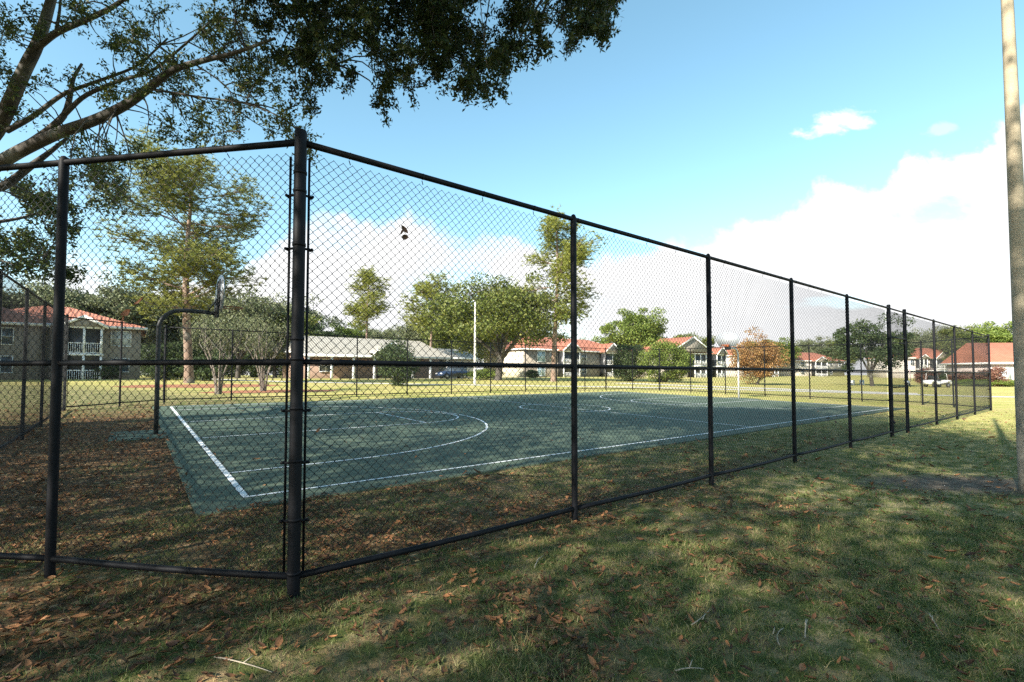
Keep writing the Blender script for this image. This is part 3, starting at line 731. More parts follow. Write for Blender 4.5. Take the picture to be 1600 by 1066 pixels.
back = [  # (px, distance, mesh, scale, rot, label)
    (-30, 66, GR2, 1.05, .2, 'grey green oak at the left edge behind the nearest red roof'),
    (60, 70, GR1, 1.2, 1.2, 'grey green oak behind the gap between the two left red roofs'),
    (128, 72, GR2, 1.12, 2.3, 'grey green oak rising over the left red roof ridge'),
    (205, 74, GR1, 1.25, 3.1, 'grey green oak over the right hip of the left red roof'),
    (258, 78, GR2, 1.1, 4.4, 'grey green oak just left of the big pine trunk'),
    (322, 84, GR1, 1.15, 5.0, 'grey green oak just right of the big pine trunk'),
    (535, 110, RD1, 1.2, .4, 'light green tree behind the left half of the long grey roof'),
    (612, 112, GR2, .95, .9, 'grey green tree behind the middle of the long grey roof'),
    (655, 100, GR1, 1.05, 1.9, 'grey green tree behind the right end of the long grey roof'),
    (720, 95, RD2, 1.3, 2.9, 'olive tree filling in behind the slender pale pole'),
    (835, 125, GR2, 1.15, .7, 'grey green tree behind the left end of the central red roof'),
    (20, 92, RD2, 1.5, .8, 'tall olive tree behind the nearest red roof, farther back'),
    (165, 98, RD2, 1.45, 1.8, 'tall olive tree behind the left red roof, farther back'),
    (300, 100, GR2, 1.45, 2.8, 'tall grey green tree filling in behind the big pine trunk'),
    (395, 96, RD2, 1.35, 3.8, 'olive tree filling in behind the bare trees by the hoop'),
    (455, 100, GR1, 1.4, 4.8, 'grey green tree hidden behind the tall corner post'),
    (575, 130, GR2, 1.1, 5.8, 'low distant tree behind the thin pale pine'),
    (775, 110, RD1, 1.3, .2, 'light green tree filling in behind the broad oak'),
    (905, 150, GR1, 1.0, 1.2, 'low distant tree behind the central red roof ridge'),
    (1032, 170, GR1, 1.05, 3.3, 'small grey green tree over the bush beside the round light tree'),
    (1140, 190, GR2, .8, 4.1, 'low distant tree behind the white gap beside the distant hoop'),
    (1215, 150, RD1, 1.15, 5.2, 'light green tree rising behind the orange tree'),
    (1185, 165, RD2, 1.15, 1.7, 'olive tree top left of the light tree behind the orange leaves'),
    (1268, 185, GR2, 1.2, .6, 'grey green tree behind the far pinkish roof, left half'),
    (1312, 190, RD2, 1.35, 1.6, 'olive tree behind the far pinkish roof, right half'),
    (1405, 170, GR2, 1.2, 3.6, 'grey green tree behind the gate posts far off'),
    (1440, 150, GR1, 1.25, 4.6, 'grey green tree over the balcony building roof'),
    (1478, 140, GR2, 1.2, 5.6, 'grey green tree over the white gable of the balcony building'),
    (1515, 125, RD2, 1.35, .3, 'olive tree over the fence corner behind the garage roof'),
    (1557, 118, RD1, 1.4, 1.3, 'light green tree just left of the right concrete pole'),
    (1640, 120, RD2, 1.4, 2.1, 'olive tree mostly hidden behind the right concrete pole'),
]
for px, d, ms, s, rz, lab in back:
    place(ms, 'background_tree', lab, 'tree', at(px, d), s, rz, 'distant trees along the skyline')
for px, d, s, lab in ((240, 70, 1.0, 'dark understorey bush between the left flats and the big pine'), (275, 72, 1.1, 'dark understorey bush seen left of the near hoop post'), (318, 74, 1.1, 'dark understorey bush behind the big pine trunk'),
                      (362, 74, 1.15, 'dark understorey bush behind the first bare tree'), (405, 75, 1.1, 'dark understorey bush behind the second bare tree'), (446, 76, 1.1, 'dark understorey bush just left of the tall corner post')):
    place(BSD, 'large_bush', lab, 'bush', at(px, d), s, px, 'dark understorey bushes behind the left lawn')
t_ = place(GR2, 'oak_tree', 'grey green oak added unseen past the left edge to shade the left flats', 'tree', np.array([-52, 36, gz(-52, 36)]), 1.1, 0, GT)  # unseen oak put in to cast shade on the left flats
# bare crape myrtles in the mulch
def crape(seed, H):
    rng = np.random.default_rng(seed); wood = MB(); C = []
    for k in range(7):
        a = k * .9 + rng.uniform(-.3, .3); b0 = np.array([.12 * math.cos(a), .12 * math.sin(a), -.1]); e = np.array([math.cos(a) * H * .22, math.sin(a) * H * .22, H * .62])
        P = bez(b0, b0 + [0, 0, H * .35], e, 7); wood.tube(P, np.linspace(.05, .025, 7), 6, False)
        for j in range(5):
            s = P[rng.integers(4, 7)]; q = s + rng.normal(size=3) * np.array([.35, .35, .2]) * H * .25 + [0, 0, H * .25]
            wood.tube(bez(s, (s + q) / 2 + rng.normal(0, .05, 3), q, 4), [.022, .016, .012, .006], 4, False); C.append(q)
    C = np.array(C); P = np.repeat(C, 85, 0) + ball(rng, len(C) * 85) * .36
    cr = MB(); leaf_quads(cr, P, .1, .05, rng, .2); return wood.mesh('stem', M['palebark'], True), cr.mesh('foliage', M['leaf_grey'])
CM = crape(5, 4.4)
place(CM, 'crape_myrtle', 'pale many-stemmed bare tree in the mulch below the near hoop rim', 'tree', at(342, 26), 1, 0, 'bare crape myrtles in the mulch')
place(CM, 'crape_myrtle', 'pale many-stemmed bare tree in the mulch just left of the tall corner post', 'tree', at(412, 29), 1.02, 2, 'bare crape myrtles in the mulch')
# shrubs by the buildings
for px, d, ms, s, lab in ((168, 47.5, SHS, 1.3, 'small green shrub under the window of the left red roofed flats'), (262, 47, SHS, 1.9, 'dark shrub left of the big pine trunk foot'),
                          (318, 46, SHS, 2.1, 'dark shrub right of the big pine trunk foot'), (757, 62, HDG, 1.6, 'clipped green shrub beside the slender pale pole'),
                          (832, 76, SHS, 1.2, 'dark low shrub at the foot of the broad oak')):
    place(ms, 'shrub', lab, 'shrub', at(px, d), s, px * .1, 'low shrubs by the buildings')
for px, d, ms, s, lab in ((1496, 62, SHR, .95, 'red leaved shrub at the left end of the garage wall'), (1518, 61.5, SHR, 1.0, 'red leaved shrub before the middle of the garage wall'),
                          (1537, 61, SHR, .95, 'red leaved shrub behind the sunlit fence corner'), (1553, 60, SHR, 1.3, 'russet shrub beside the white framed window, outside the fence'),
                          (1470, 66, SHS, 1.6, 'green shrub behind the white golf cart'), (1447, 66, SHR, 1.2, 'russet shrub at the left end of the golf cart')):
    place(ms, 'shrub', lab, 'shrub', at(px, d), s, px * .1, 'shrubs before the garage building')
for k, (px, lab) in enumerate(((1508, 'left part of low green hedge under the garage wall'), (1530, 'middle part of low green hedge under the garage wall'), (1562, 'low pale hedge under the white framed window'), (1578, 'low pale hedge touching the right concrete pole in the view'))):
    place(HDG, 'hedge', lab, 'hedge', at(px, 59.5), 1.0, k, 'low hedge before the garage')

# ------------------------------------------------------------------ the two near oaks and the trees that shade the lawn
POLY = [(330, -400), (330, 60), (380, 60), (420, 110), (455, 160), (505, 192), (537, 165), (562, 150), (590, 178), (625, 198), (650, 186), (685, 155), (725, 148), (769, 160), (800, 118), (835, 84), (872, 108), (903, 90), (925, 72), (968, 52), (978, 15), (985, -400)]
def inpoly(px, py, poly):
    r = np.zeros(px.shape, bool); n = len(poly)
    for i in range(n):
        x0, y0 = poly[i]; x1, y1 = poly[(i + 1) % n]
        c = ((y0 > py) != (y1 > py)); r ^= c & (px < (x1 - x0) * (py - y0) / (y1 - y0 + 1e-9) + x0)
    return r
def tree_obj(label, base, rz=0, name='oak_tree'):
    return thing(name, label, 'tree', base, rz, 'large oaks over the near lawn')
def twigs(wood, S, C, rng, r0=.03, step=1, sides=4):
    for c in C[::step]:
        j = np.argmin(np.linalg.norm(S - c, axis=1))
        if np.linalg.norm(S[j] - c) > 2.4: continue
        m_ = (S[j] + c) / 2 + rng.normal(0, .2, 3) * np.linalg.norm(S[j] - c) + [0, 0, .12 * np.linalg.norm(S[j] - c)]
        wood.tube(bez(S[j], m_, c, 5), np.linspace(r0, .004, 5), sides, False)
def sprig_leaves(mb, C, rng, per, spread, L, Wd, wood=None, hang=.3):
    """each clump is a few leafy sprigs"""
    for c in C:
        k = rng.integers(4, 7)
        for j in range(k):
            d = rng.normal(size=3); d[2] -= hang; d /= np.linalg.norm(d); ln_ = spread * rng.uniform(.7, 1.5)
            if wood is not None: wood.tube([c, c + d * ln_ * .5 + rng.normal(0, .02, 3), c + d * ln_], [.006, .005, .003], 3, False)
            n = per // k; t_ = rng.uniform(.1, 1.05, n)[:, None]
            P = c + d * ln_ * t_ + rng.normal(size=(n, 3)) * L * .6
            leaf_quads(mb, P, L, Wd, rng, .25, .4)
# --- left oak: limbs follow the photograph, trunk outside the frame
rng = np.random.default_rng(77)
A0 = at(-190, 10.6); TL = tree_obj('large oak at the left with sinuous limbs reaching over the chain-link panel', A0)
wood = MB(); S = []
def limb(pts, r0, r1, sides=8):
    P = np.array([W(*p) for p in pts]); n = len(P); t = np.linspace(0, n - 1, n * 4); Q = np.stack([np.interp(t, np.arange(n), P[:, k]) for k in range(3)], 1)
    Q2 = Q.copy(); Q2[1:-1] = (Q[:-2] + 2 * Q[1:-1] + Q[2:]) / 4; Q2[1:-1] = (Q2[:-2] + 2 * Q2[1:-1] + Q2[2:]) / 4
    wood.tube(Q2, np.linspace(r0, r1, len(Q2)), sides, False); S.extend(Q2[::2])
fkp = W(-170, 340, 10.5)
wood.tube([A0 + [0, 0, -.2], A0 + [0, 0, .4], (A0 + fkp) / 2 + [.1, 0, 0], fkp], [.62, .5, .44, .42], 12, False); S.append(fkp)
limb([(-170, 345, 10.5), (-60, 262, 10.3), (-5, 205, 10), (14, 165, 9.8), (40, 105, 9.6), (58, 72, 9.5), (70, 35, 9.4), (80, 0, 9.3), (98, -60, 9.2), (130, -160, 9.2)], 0.172, 0.056)
limb([(56, 76, 9.5), (88, 50, 9.2), (133, 32, 9.0), (172, 14, 8.8), (198, -4, 8.7), (250, -50, 8.5)], 0.066, 0.024)
limb([(88, 48, 9.2), (93, 20, 9.2), (96, -20, 9.2)], 0.031, 0.016)
limb([(-170, 350, 10.5), (-70, 300, 10.2), (0, 254, 9.8), (35, 234, 9.5), (90, 208, 9.2), (150, 188, 8.9), (200, 163, 8.7), (240, 132, 8.5), (270, 108, 8.4), (320, 94, 8.2), (365, 84, 8), (430, 60, 7.8)], 0.148, 0.020)
limb([(30, 236, 9.6), (75, 205, 9.6), (102, 180, 9.6), (110, 150, 9.7), (114, 122, 9.8), (128, 100, 9.9)], 0.078, 0.024)
limb([(102, 178, 9.6), (130, 150, 9.5), (180, 128, 9.4), (240, 112, 9.2), (300, 60, 9.0), (345, 20, 8.9)], 0.047, 0.012)
limb([(-160, 352, 10.5), (-40, 300, 10.8), (8, 292, 10.9), (45, 262, 11), (75, 240, 11), (105, 216, 11)], 0.133, 0.032)
limb([(10, 205, 9.9), (50, 184, 9.9), (98, 146, 9.9), (150, 128, 9.9), (215, 105, 9.9), (262, 60, 9.7)], 0.055, 0.016)
limb([(240, 140, 8.6), (310, 152, 8.4), (380, 160, 8.2), (430, 178, 8.1), (470, 205, 8.0)], 0.023, 0.006, 5)
limb([(300, 98, 8.3), (335, 120, 8.3), (360, 140, 8.2), (366, 175, 8.2), (378, 215, 8.2)], 0.016, 0.005, 5)
limb([(-170, 330, 10.5), (-200, 180, 10), (-180, 20, 9.6), (-120, -120, 9), (-40, -260, 8.6)], 0.234, 0.064)
limb([(-170, 330, 10.5), (-330, 150, 11.5), (-420, 0, 12.5), (-420, -150, 13)], 0.195, 0.056)
limb([(-170, 335, 10.5), (-120, 320, 12), (-20, 350, 13), (40, 340, 13.5), (90, 320, 14)], 0.094, 0.016)
limb([(-120, 330, 12), (-20, 400, 13), (40, 420, 13.2), (80, 395, 13.4)], 0.047, 0.010)
reg = [(25, 30, 45, 35, 5), (20, 105, 30, 30, 3), (130, 15, 30, 18, 2), (95, 20, 25, 25, 2), (220, 55, 50, 28, 5), (180, 65, 30, 25, 2), (265, 20, 40, 22, 3), (330, 40, 50, 35, 6),
       (300, 100, 45, 22, 3), (245, 110, 40, 25, 4), (205, 140, 40, 22, 4), (160, 130, 30, 25, 2), (45, 175, 35, 22, 3), (60, 150, 20, 20, 1), (100, 110, 20, 15, 1), (160, 255, 40, 32, 7), (190, 300, 26, 20, 4), (130, 240, 30, 20, 2),
       (260, 200, 40, 20, 3), (300, 165, 30, 20, 2), (345, 175, 45, 25, 3), (400, 130, 40, 30, 5), (385, 90, 40, 35, 6), (440, 190, 30, 30, 2), (480, 215, 18, 12, 2), (420, 215, 25, 15, 1), (305, 215, 25, 16, 2), (225, 230, 30, 12, 1), (115, 270, 25, 30, 2),
       (250, 255, 20, 15, 1), (370, 30, 40, 30, 5), (355, 215, 18, 10, 1), (485, 235, 12, 10, 1), (140, 310, 18, 25, 1), (300, 130, 60, 40, 6), (400, 90, 50, 40, 5), (430, 160, 40, 40, 3), (250, 60, 50, 30, 3), (165, 270, 40, 30, 3), (330, 200, 60, 25, 2), (60, 20, 40, 30, 2)]
C = []
for cx, cy, rx, ry, n in reg:
    for k in range(n): C.append(W(rng.normal(cx, rx * .55), rng.normal(cy, ry * .55), rng.uniform(7.9, 10.2)))
C = np.array(C); S_ = np.array(S); cr = MB()
twigs(wood, S_, C, rng, .016); sprig_leaves(cr, C, rng, 135, .34, .078, .03, wood)
# low sprays at the left edge, farther off
C2 = np.array([W(rng.normal(cx, rx * .5), rng.normal(cy, ry * .5), rng.uniform(12, 14)) for cx, cy, rx, ry, n in ((35, 300, 40, 18, 5), (70, 330, 25, 20, 3), (15, 380, 40, 18, 5), (55, 395, 30, 16, 3), (110, 350, 14, 30, 2), (20, 420, 25, 10, 2), (95, 400, 12, 40, 2), (-60, 330, 60, 50, 6)) for k in range(n)])
twigs(wood, S_, C2, rng, .02); sprig_leaves(cr, C2, rng, 220, .42, .12, .055, wood, .0)
def offframe(P, m_=70):
    px, py = proj(P); d = P[:, 1]
    return ~((px > -m_) & (px < 1600 + m_) & (py > -m_) & (py < 1100) & (d > .2))
def shade_crown(cr, cen, rad, n, per, L, rng, rc=.7, off=True, flat=.5, m_=70):
    D = rng.normal(size=(n * 4, 3)); D /= np.linalg.norm(D, axis=1)[:, None]; D *= (rng.uniform(0, 1, len(D)) ** .42)[:, None]
    C = np.array(cen) + D * np.array(rad)
    if off: C = C[offframe(C, m_)]
    C = C[:n]; N = len(C) * per
    P = np.repeat(C, per, 0) + rng.normal(size=(N, 3)) * rc * np.array([1, 1, flat])
    if off: P = P[offframe(P, 12)]
    leaf_quads(cr, P, L, L * .5, rng, .5); return C
Ca = shade_crown(cr, (-13.0, 8, 11.8), (6.5, 8.5, 4.2), 215, 150, .2, rng, .7)
twigs(wood, S_, Ca, rng, .05, 3)
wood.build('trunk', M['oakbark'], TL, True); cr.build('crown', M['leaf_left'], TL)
for c in TL.children: c.data.transform(Matrix.Translation(-Vector(A0)))
# --- overhead oak: trunk behind the camera, dark crown hanging into the top of the view
rng = np.random.default_rng(78)
B0 = np.array([1.2, -6.2, 0.]); TB = tree_obj('large oak overhead whose dark leafy boughs hang into the top of the view', B0)
wood = MB(); S = []; cr = MB()
fkp = np.array([.8, -5.4, 4.4]); wood.tube([B0 + [0, 0, -.2], B0 + [0, 0, .5], (B0 + fkp) / 2, fkp], [.6, .46, .4, .38], 12, False)
def limb3(pts, r0, r1, sides=7):
    P = np.array(pts, float); n = len(P); t = np.linspace(0, n - 1, n * 5); Q = np.stack([np.interp(t, np.arange(n), P[:, k]) for k in range(3)], 1)
    for _ in range(3): Q[1:-1] = (Q[:-2] + 2 * Q[1:-1] + Q[2:]) / 4
    wood.tube(Q, np.linspace(r0, r1, len(Q)), sides, False); S.extend(Q[::2])
limb3([fkp, (-1.5, -3, 7.2), (-4, 0, 8.9), (-4, 3, 9.0), (-3.2, 6, 9.0), (-2.2, 8, 8.4), (-1.2, 9, 7.6)], .17, .02)
limb3([(-4.3, 1.5, 8.2), (-2.6, 4.5, 8.8), (-1, 6.6, 8.6), (.4, 7.6, 8.2), (1.4, 7.8, 7.6)], .12, .02)
limb3([(-4, 3, 8.8), (-4.2, 6, 8.8), (-3.8, 8, 8.0), (-3.2, 9, 7.2)], .10, .02)
limb3([fkp, (0, -2, 8.5), (-.8, 1, 11), (-1, 3, 12)], .15, .03)
limb3([fkp, (-3.5, -4, 8), (-7, -1, 10.5), (-8, 3, 12)], .16, .03)
limb3([fkp, (-1, -5, 8.5), (-4, -5, 12)], .15, .03)
C = []
while len(C) < 340:
    n = 400; px = rng.uniform(335, 985, n); py = rng.uniform(-120, 200, n)
    ok = inpoly(px, py + 16, POLY) & inpoly(px + 12, py, POLY) & inpoly(px - 12, py, POLY)
    dens = np.clip(1.15 - (py / 210), .12, 1) * np.clip((px - 300) / 170, .35, 1)
    ok &= rng.uniform(size=n) < dens
    for a, b_ in zip(px[ok], py[ok]): C.append(W(a, b_, rng.uniform(6.6, 9.4)))
C = np.array(C[:340]); S_ = np.array(S)
twigs(wood, S_, C, rng, .018)
sprig_leaves(cr, C, rng, 215, .25, .078, .03, wood, .35)
Cb = shade_crown(cr, (-5.4, -.4, 11.4), (5.4, 8.0, 3.6), 215, 165, .2, rng, .56)
Cc = shade_crown(cr, (-2.6, 3.6, 11.8), (3.0, 4.4, 2.4), 46, 150, .2, rng, .66)
twigs(wood, S_, np.concatenate([Cb, Cc]), rng, .05, 3)
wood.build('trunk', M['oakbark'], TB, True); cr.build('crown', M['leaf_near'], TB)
for c in TB.children: c.data.transform(Matrix.Translation(-Vector(B0)))
# --- two oaks farther behind the camera, only their shade reaches the view
for k, (bx, by, cz_, rad, n) in enumerate(((-21.5, -3.0, 9.5, (6.0, 6.5, 4.0), 260), (-12.5, -5.5, 9.0, (6.2, 6.2, 4.0), 150), (-7.5, -13.5, 9.5, (6.5, 6.0, 4.2), 170), (2.0, -9.5, 8.2, (4.5, 4.0, 3.2), 110))):
    rng = np.random.default_rng(90 + k); b0 = np.array([bx, by, 0.]); wood = MB(); cr = MB(); S = []
    t = tree_obj(('shade oak far to the left beyond the chain-link corner', 'shade oak behind the camera to the left', 'shade oak far behind the camera', 'smaller shade oak straight behind the camera')[k], b0)
    fkp = b0 + [.3, .2, 3.4]; wood.tube([b0 + [0, 0, -.2], b0 + [0, 0, .4], fkp], [.5, .4, .34], 10, False)
    for j in range(7):
        a = j * .9; e = b0 + [math.cos(a) * rad[0] * .6, math.sin(a) * rad[1] * .6, cz_ + rng.uniform(-1, 2)]; limb3([fkp, (fkp + e) / 2 + [0, 0, .6], e], .18, .04)
    C = shade_crown(cr, (bx, by, cz_), rad, int(n * .66), 165, .21, rng, .6, False); twigs(wood, np.array(S), C, rng, .05, 3)
    wood.build('trunk', M['oakbark'], t, True); cr.build('crown', M['leaf_left'], t)
    for c in t.children: c.data.transform(Matrix.Translation(-Vector(b0)))

# ------------------------------------------------------------------ grass blades and fallen leaves on the near lawn
rng = np.random.default_rng(5)
def scatter(n, ymin, ymax, power):
    y = ymin + (ymax - ymin) * rng.uniform(0, 1, n) ** power; x = rng.uniform(-1.12, 1.12, n) * (y + .25)
    return x, y
def clumpy(x, y, s, ph):
    return .5 + .25 * (np.sin(x * s + ph) * np.cos(y * s * 1.13 + 2 * ph) + np.sin((x + y) * s * .61 + ph * 3) * np.cos((x - y) * s * .83 - ph)) + .2 * np.sin(x * s * 2.7 + 1.3 * y * s + ph)
def grass_zone(name, n, y0, y1, power, hgt, wid):
    x, y = scatter(n, y0, y1, power)
    uu = (x + 3.24) * .788 + (y - 5.94) * .616; vv = (x + 3.24) * -.616 + (y - 5.94) * .788
    dens = np.clip(clumpy(x, y, 1.9, 1.0) * 1.0 + (x + 1) * .09, .04, 1)
    dens *= np.where(np.abs(vv + 2.9) < .5, .5, 1)
    on = (uu > -.6) & (uu < CL + .65) & (vv > -.62)
    pole = ((x - 6.3) / 1.5) ** 2 + ((y - 6.75) / .75) ** 2 < rng.uniform(.1, 1.6, n)
    k = (rng.uniform(size=n) < dens) & ~on & ~pole; x, y = x[k], y[k]; n = len(x)
    z = gz(x, y); a = rng.uniform(0, 6.28, n); h = hgt * rng.uniform(.45, 1.4, n) * (.6 + .8 * clumpy(x, y, 3.1, 2.2)); ln_ = rng.normal(0, .8, (n, 2)) * h[:, None]
    wd = wid * rng.uniform(.7, 1.3, n); B = np.stack([x, y, z - .004], 1); s = np.stack([np.cos(a), np.sin(a), 0 * a], 1) * wd[:, None] / 2
    mid_ = B + np.stack([ln_[:, 0] * .35, ln_[:, 1] * .35, h * .62], 1); tip = B + np.stack([ln_[:, 0], ln_[:, 1], h], 1)
    V = np.stack([B - s, B + s, mid_ + s * .7, mid_ - s * .7, tip], 1).reshape(-1, 3); i = np.arange(n)[:, None] * 5
    mb = MB(); mb.add(V, i + np.array([[0, 1, 2, 3]])); mb.f.setdefault(3, []).append(i + np.array([[3, 2, 4]]))
    return mb
M['blade'] = mat_leaf('grass blade', [(.12, (.045, .085, .02)), (.40, (.095, .145, .035)), (.58, (.19, .205, .07)), (.74, (.32, .27, .13)), (1, (.44, .37, .21))], .3)
tag(grass_zone('grass', 150000, 1.9, 5.2, .8, .034, .0045).build('grass', M['blade']), 'short patchy green and straw lawn grass in the foreground', 'grass', kind='stuff')
tag(grass_zone('grass', 130000, 5.2, 15, .9, .036, .008).build('grass', M['blade']), 'thin patchy lawn grass along the fence and pole', 'grass', kind='stuff')
def litter(n, y0, y1, power, sc):
    x, y = scatter(n, y0, y1, power); uu = (x + 3.24) * .788 + (y - 5.94) * .616; vv = (x + 3.24) * -.616 + (y - 5.94) * .788
    fall = 1.24 - np.hypot(x + 8, y - 9) / 12.0; band = np.clip(1 - np.abs(vv + 2.7) / 1.0, 0, 1) * np.clip((16 - uu) / 10, 0, 1)
    dens = np.clip(fall + .3 * band + (clumpy(x, y, 2.3, 4.0) - .5) * 1.3, .14, 1)
    on = (uu > -.5) & (vv > -.45) & (uu < CL + .6); dens = np.where(on, .022, dens)
    k = rng.uniform(size=n) < dens; x, y = x[k], y[k]; n = len(x)
    a = rng.uniform(0, 6.28, n); tl = rng.normal(0, .33, (n, 2)); L = sc * rng.choice([.45, .7, 1.0, 1.3, 1.75], n, p=[.25, .3, .25, .15, .05]) * rng.uniform(.8, 1.2, n); wd = L * rng.uniform(.26, .5, n); cu = rng.uniform(-.1, .5, n)
    A = np.stack([np.cos(a), np.sin(a), tl[:, 0]], 1); B = np.stack([-np.sin(a), np.cos(a), tl[:, 1]], 1); up = np.array([0, 0, 1.])
    C = np.stack([x, y, gz(x, y) + .006 + .02 * rng.uniform(0, 1, n) + np.where((uu[k] > -.6) & (vv[k] > -.6), .02, 0)], 1); V = []
    for t_, w_ in ((-.5, .06), (-.2, .85), (.15, 1.0), (.5, .05)):
        for j in (-1, 0, 1): V.append(C + A * (t_ * L)[:, None] + B * (j * w_ * wd / 2)[:, None] + up * (cu * L * t_ * t_ + abs(j) * wd * .3 * np.sign(cu))[:, None])
    V = np.stack(V, 1).reshape(-1, 3); i = np.arange(n)[:, None, None] * 12
    F = np.array([[3 * k_ + j, 3 * k_ + j + 1, 3 * k_ + j + 4, 3 * k_ + j + 3] for k_ in range(3) for j in range(2)])[None]
    mb = MB(); mb.add(V, (i + F).reshape(-1, 4)); return mb
M['litter'] = mat_leaf('fallen oak leaf', [(.1, (.045, .026, .017)), (.35, (.11, .056, .03)), (.6, (.21, .10, .048)), (.78, (.36, .165, .07)), (.9, (.42, .23, .11)), (1, (.44, .35, .26))], .15, .6)
tag(litter(24000, 1.9, 6.5, .85, .045).build('fallen_leaves', M['litter']), 'brown and orange fallen leaves scattered over the near grass', 'fallen leaves', kind='stuff')
tag(litter(22000, 6.5, 20, .9, .07).build('fallen_leaves', M['litter']), 'brown leaf litter lying inside the fence round the court corner', 'fallen leaves', kind='stuff')
# larger leaves and sticks one can pick out
M['stick'] = mat_simple('bleached stick', (.34, .29, .22), .8, .25, 25)
def ghit(px, py):
    r = ray(px, py); s = CAM[2] / -r[2]
    for _ in range(4):
        p = CAM + r * s; s = (CAM[2] - gz(p[0], p[1])) / -r[2]
    return CAM + r * s
for (xa, ya, xb, yb, lab) in ((335, 1030, 425, 1055, 'thin pale curved stick on the grass left of the tall corner post foot'), (1080, 980, 1110, 955, 'forked grey stick on the shaded grass in the middle foreground'),
                              (1258, 1000, 1262, 972, 'short upright-lying pale stick in the right foreground, left of its twin'), (1218, 1012, 1225, 985, 'short greenish pale stick beside the brightest orange leaf'),
                              (1452, 962, 1472, 995, 'thin pale bent twig on the dark grass at the right'), (1055, 1052, 1100, 1050, 'straight brown stick lying at the bottom edge of the lawn'), (835, 890, 850, 870, 'grey twig under the fence bottom rail by the second post')):
    a, b_ = ghit(xa, ya), ghit(xb, yb); mdl = (a + b_) / 2 + np.array([rng.normal(0, .02), rng.normal(0, .02), .02]); mb = MB()
    mb.tube(bez(a + [0, 0, .012], mdl + [0, 0, .012], b_ + [0, 0, .014], 7), np.linspace(.0042, .0022, 7), 6); mb.tube([mdl + [0, 0, .004], mdl + [.03, .04, .02]], [.003, .002], 5)
    tag(mb.build('fallen_stick', M['stick']), lab, 'stick', 'sticks lying on the near lawn')
# ------------------------------------------------------------------ buildings
def mat_tile(name, a, b_):
    m, nt, b = mat_new(name)
    tc = nt.node('ShaderNodeTexCoord').outputs['Object']
    br = nt.node('ShaderNodeTexBrick'); nt.l.new(nt.map(tc, (1, 1, 1.6)), br.inputs['Vector']); br.inputs['Scale'].default_value = 1.6
    sp = nt.node('ShaderNodeSeparateXYZ'); nt.l.new(tc, sp.inputs[0])
    wv = nt.m('SINE', nt.m('MULTIPLY', sp.outputs[0], 2 * math.pi / .33)); wz = nt.m('FRACT', nt.m('MULTIPLY', sp.outputs[2], 4.5))
    n = nt.noise(tc, 1.2, 5, .65); n2 = nt.noise(tc, 7, 4, .7)
    nt.l.new(nt.mix(nt.m('MULTIPLY', nt.sstep(n2, .45, .65), .5), nt.ramp(n, [(.3, a), (.7, b_)]), tuple(x * .72 for x in a)), b.inputs['Base Color']); b.inputs['Roughness'].default_value = .85
    nt.l.new(nt.bump(nt.m('ADD', nt.m('MULTIPLY', wv, .5), wz), .7, .05), b.inputs['Normal'])
    return m
M['tile'] = mat_tile('terracotta roof', (.33, .115, .065), (.43, .165, .10))
M['greyroof'] = mat_tile('pale grey shingle', (.31, .29, .245), (.40, .375, .32))
M['stucco'] = mat_simple('shaded grey beige stucco', (.27, .235, .19), .9, .08, 3, bump=.003)  # shade on the flats' fronts is put into this darker tone
M['cream'] = mat_simple('sunlit cream stucco', (.62, .56, .45), .9, .07, 3, bump=.003)  # lighter copy of the wall stucco, coloured as if in sun
M['pink'] = mat_simple('pale pinkish stucco', (.62, .52, .47), .9, .08, 3, bump=.003)
M['offwhite'] = mat_simple('offwhite stucco', (.58, .53, .47), .9, .06, 3)
M['brick'] = mat_simple('brown brick', (.30, .21, .165), .9, .2, 9)
M['screen'] = mat_simple('dark screen and shade fill', (.025, .027, .028), .35, .3, 2, spec=.5)
M['glass'] = mat_simple('window glass', (.06, .08, .10), .12, .3, 1, spec=.8)
M['blind'] = mat_simple('white blinds', (.50, .53, .54), .5, .15, 6)
M['stairglass'] = mat_simple('pale blue glazing', (.30, .42, .48), .2, .2, 2, spec=.7)
def window(T, x, z, wd, ht, y=0.0, glass='glass', mull=1, rows=1):
    """in the local front plane y (outside is -y)"""
    f = .07; mb = MB()
    mb.box(x - wd / 2 - f, x + wd / 2 + f, y - .06, y + .02, z - f, z); mb.box(x - wd / 2 - f, x + wd / 2 + f, y - .06, y + .02, z + ht, z + ht + f)
    mb.box(x - wd / 2 - f, x - wd / 2, y - .055, y + .02, z, z + ht); mb.box(x + wd / 2, x + wd / 2 + f, y - .055, y + .02, z, z + ht)
    for k in range(1, mull + 1): q = x - wd / 2 + wd * k / (mull + 1); mb.box(q - .02, q + .02, y - .04, y + .01, z + .002, z + ht - .002)
    for k in range(1, rows + 1): q = z + ht * k / (rows + 1); mb.box(x - wd / 2 + .002, x + wd / 2 - .002, y - .035, y + .01, q - .02, q + .02)
    w_ = mb.build('window', M['white'], T)
    MB().box(x - wd / 2, x + wd / 2, y - .015, y + .03, z, z + ht).build('pane', M[glass], w_)
def roof_hip(mb, x0, x1, y0, y1, z, h, ov=.5, inset=None):
    x0 -= ov; x1 += ov; y0 -= ov; y1 += ov; ym = (y0 + y1) / 2; ins = (y1 - y0) / 2 if inset is None else inset
    V = [(x0, y0, z), (x1, y0, z), (x1, y1, z), (x0, y1, z), (x0 + ins, ym, z + h), (x1 - ins, ym, z + h)]
    mb.add(V, [[0, 1, 5, 4], [2, 3, 4, 5]]); mb.add(V, [[1, 2, 5], [3, 0, 4]])
    mb.add([(x0, y0, z), (x1, y0, z), (x1, y1, z), (x0, y1, z)], [[3, 2, 1, 0]])
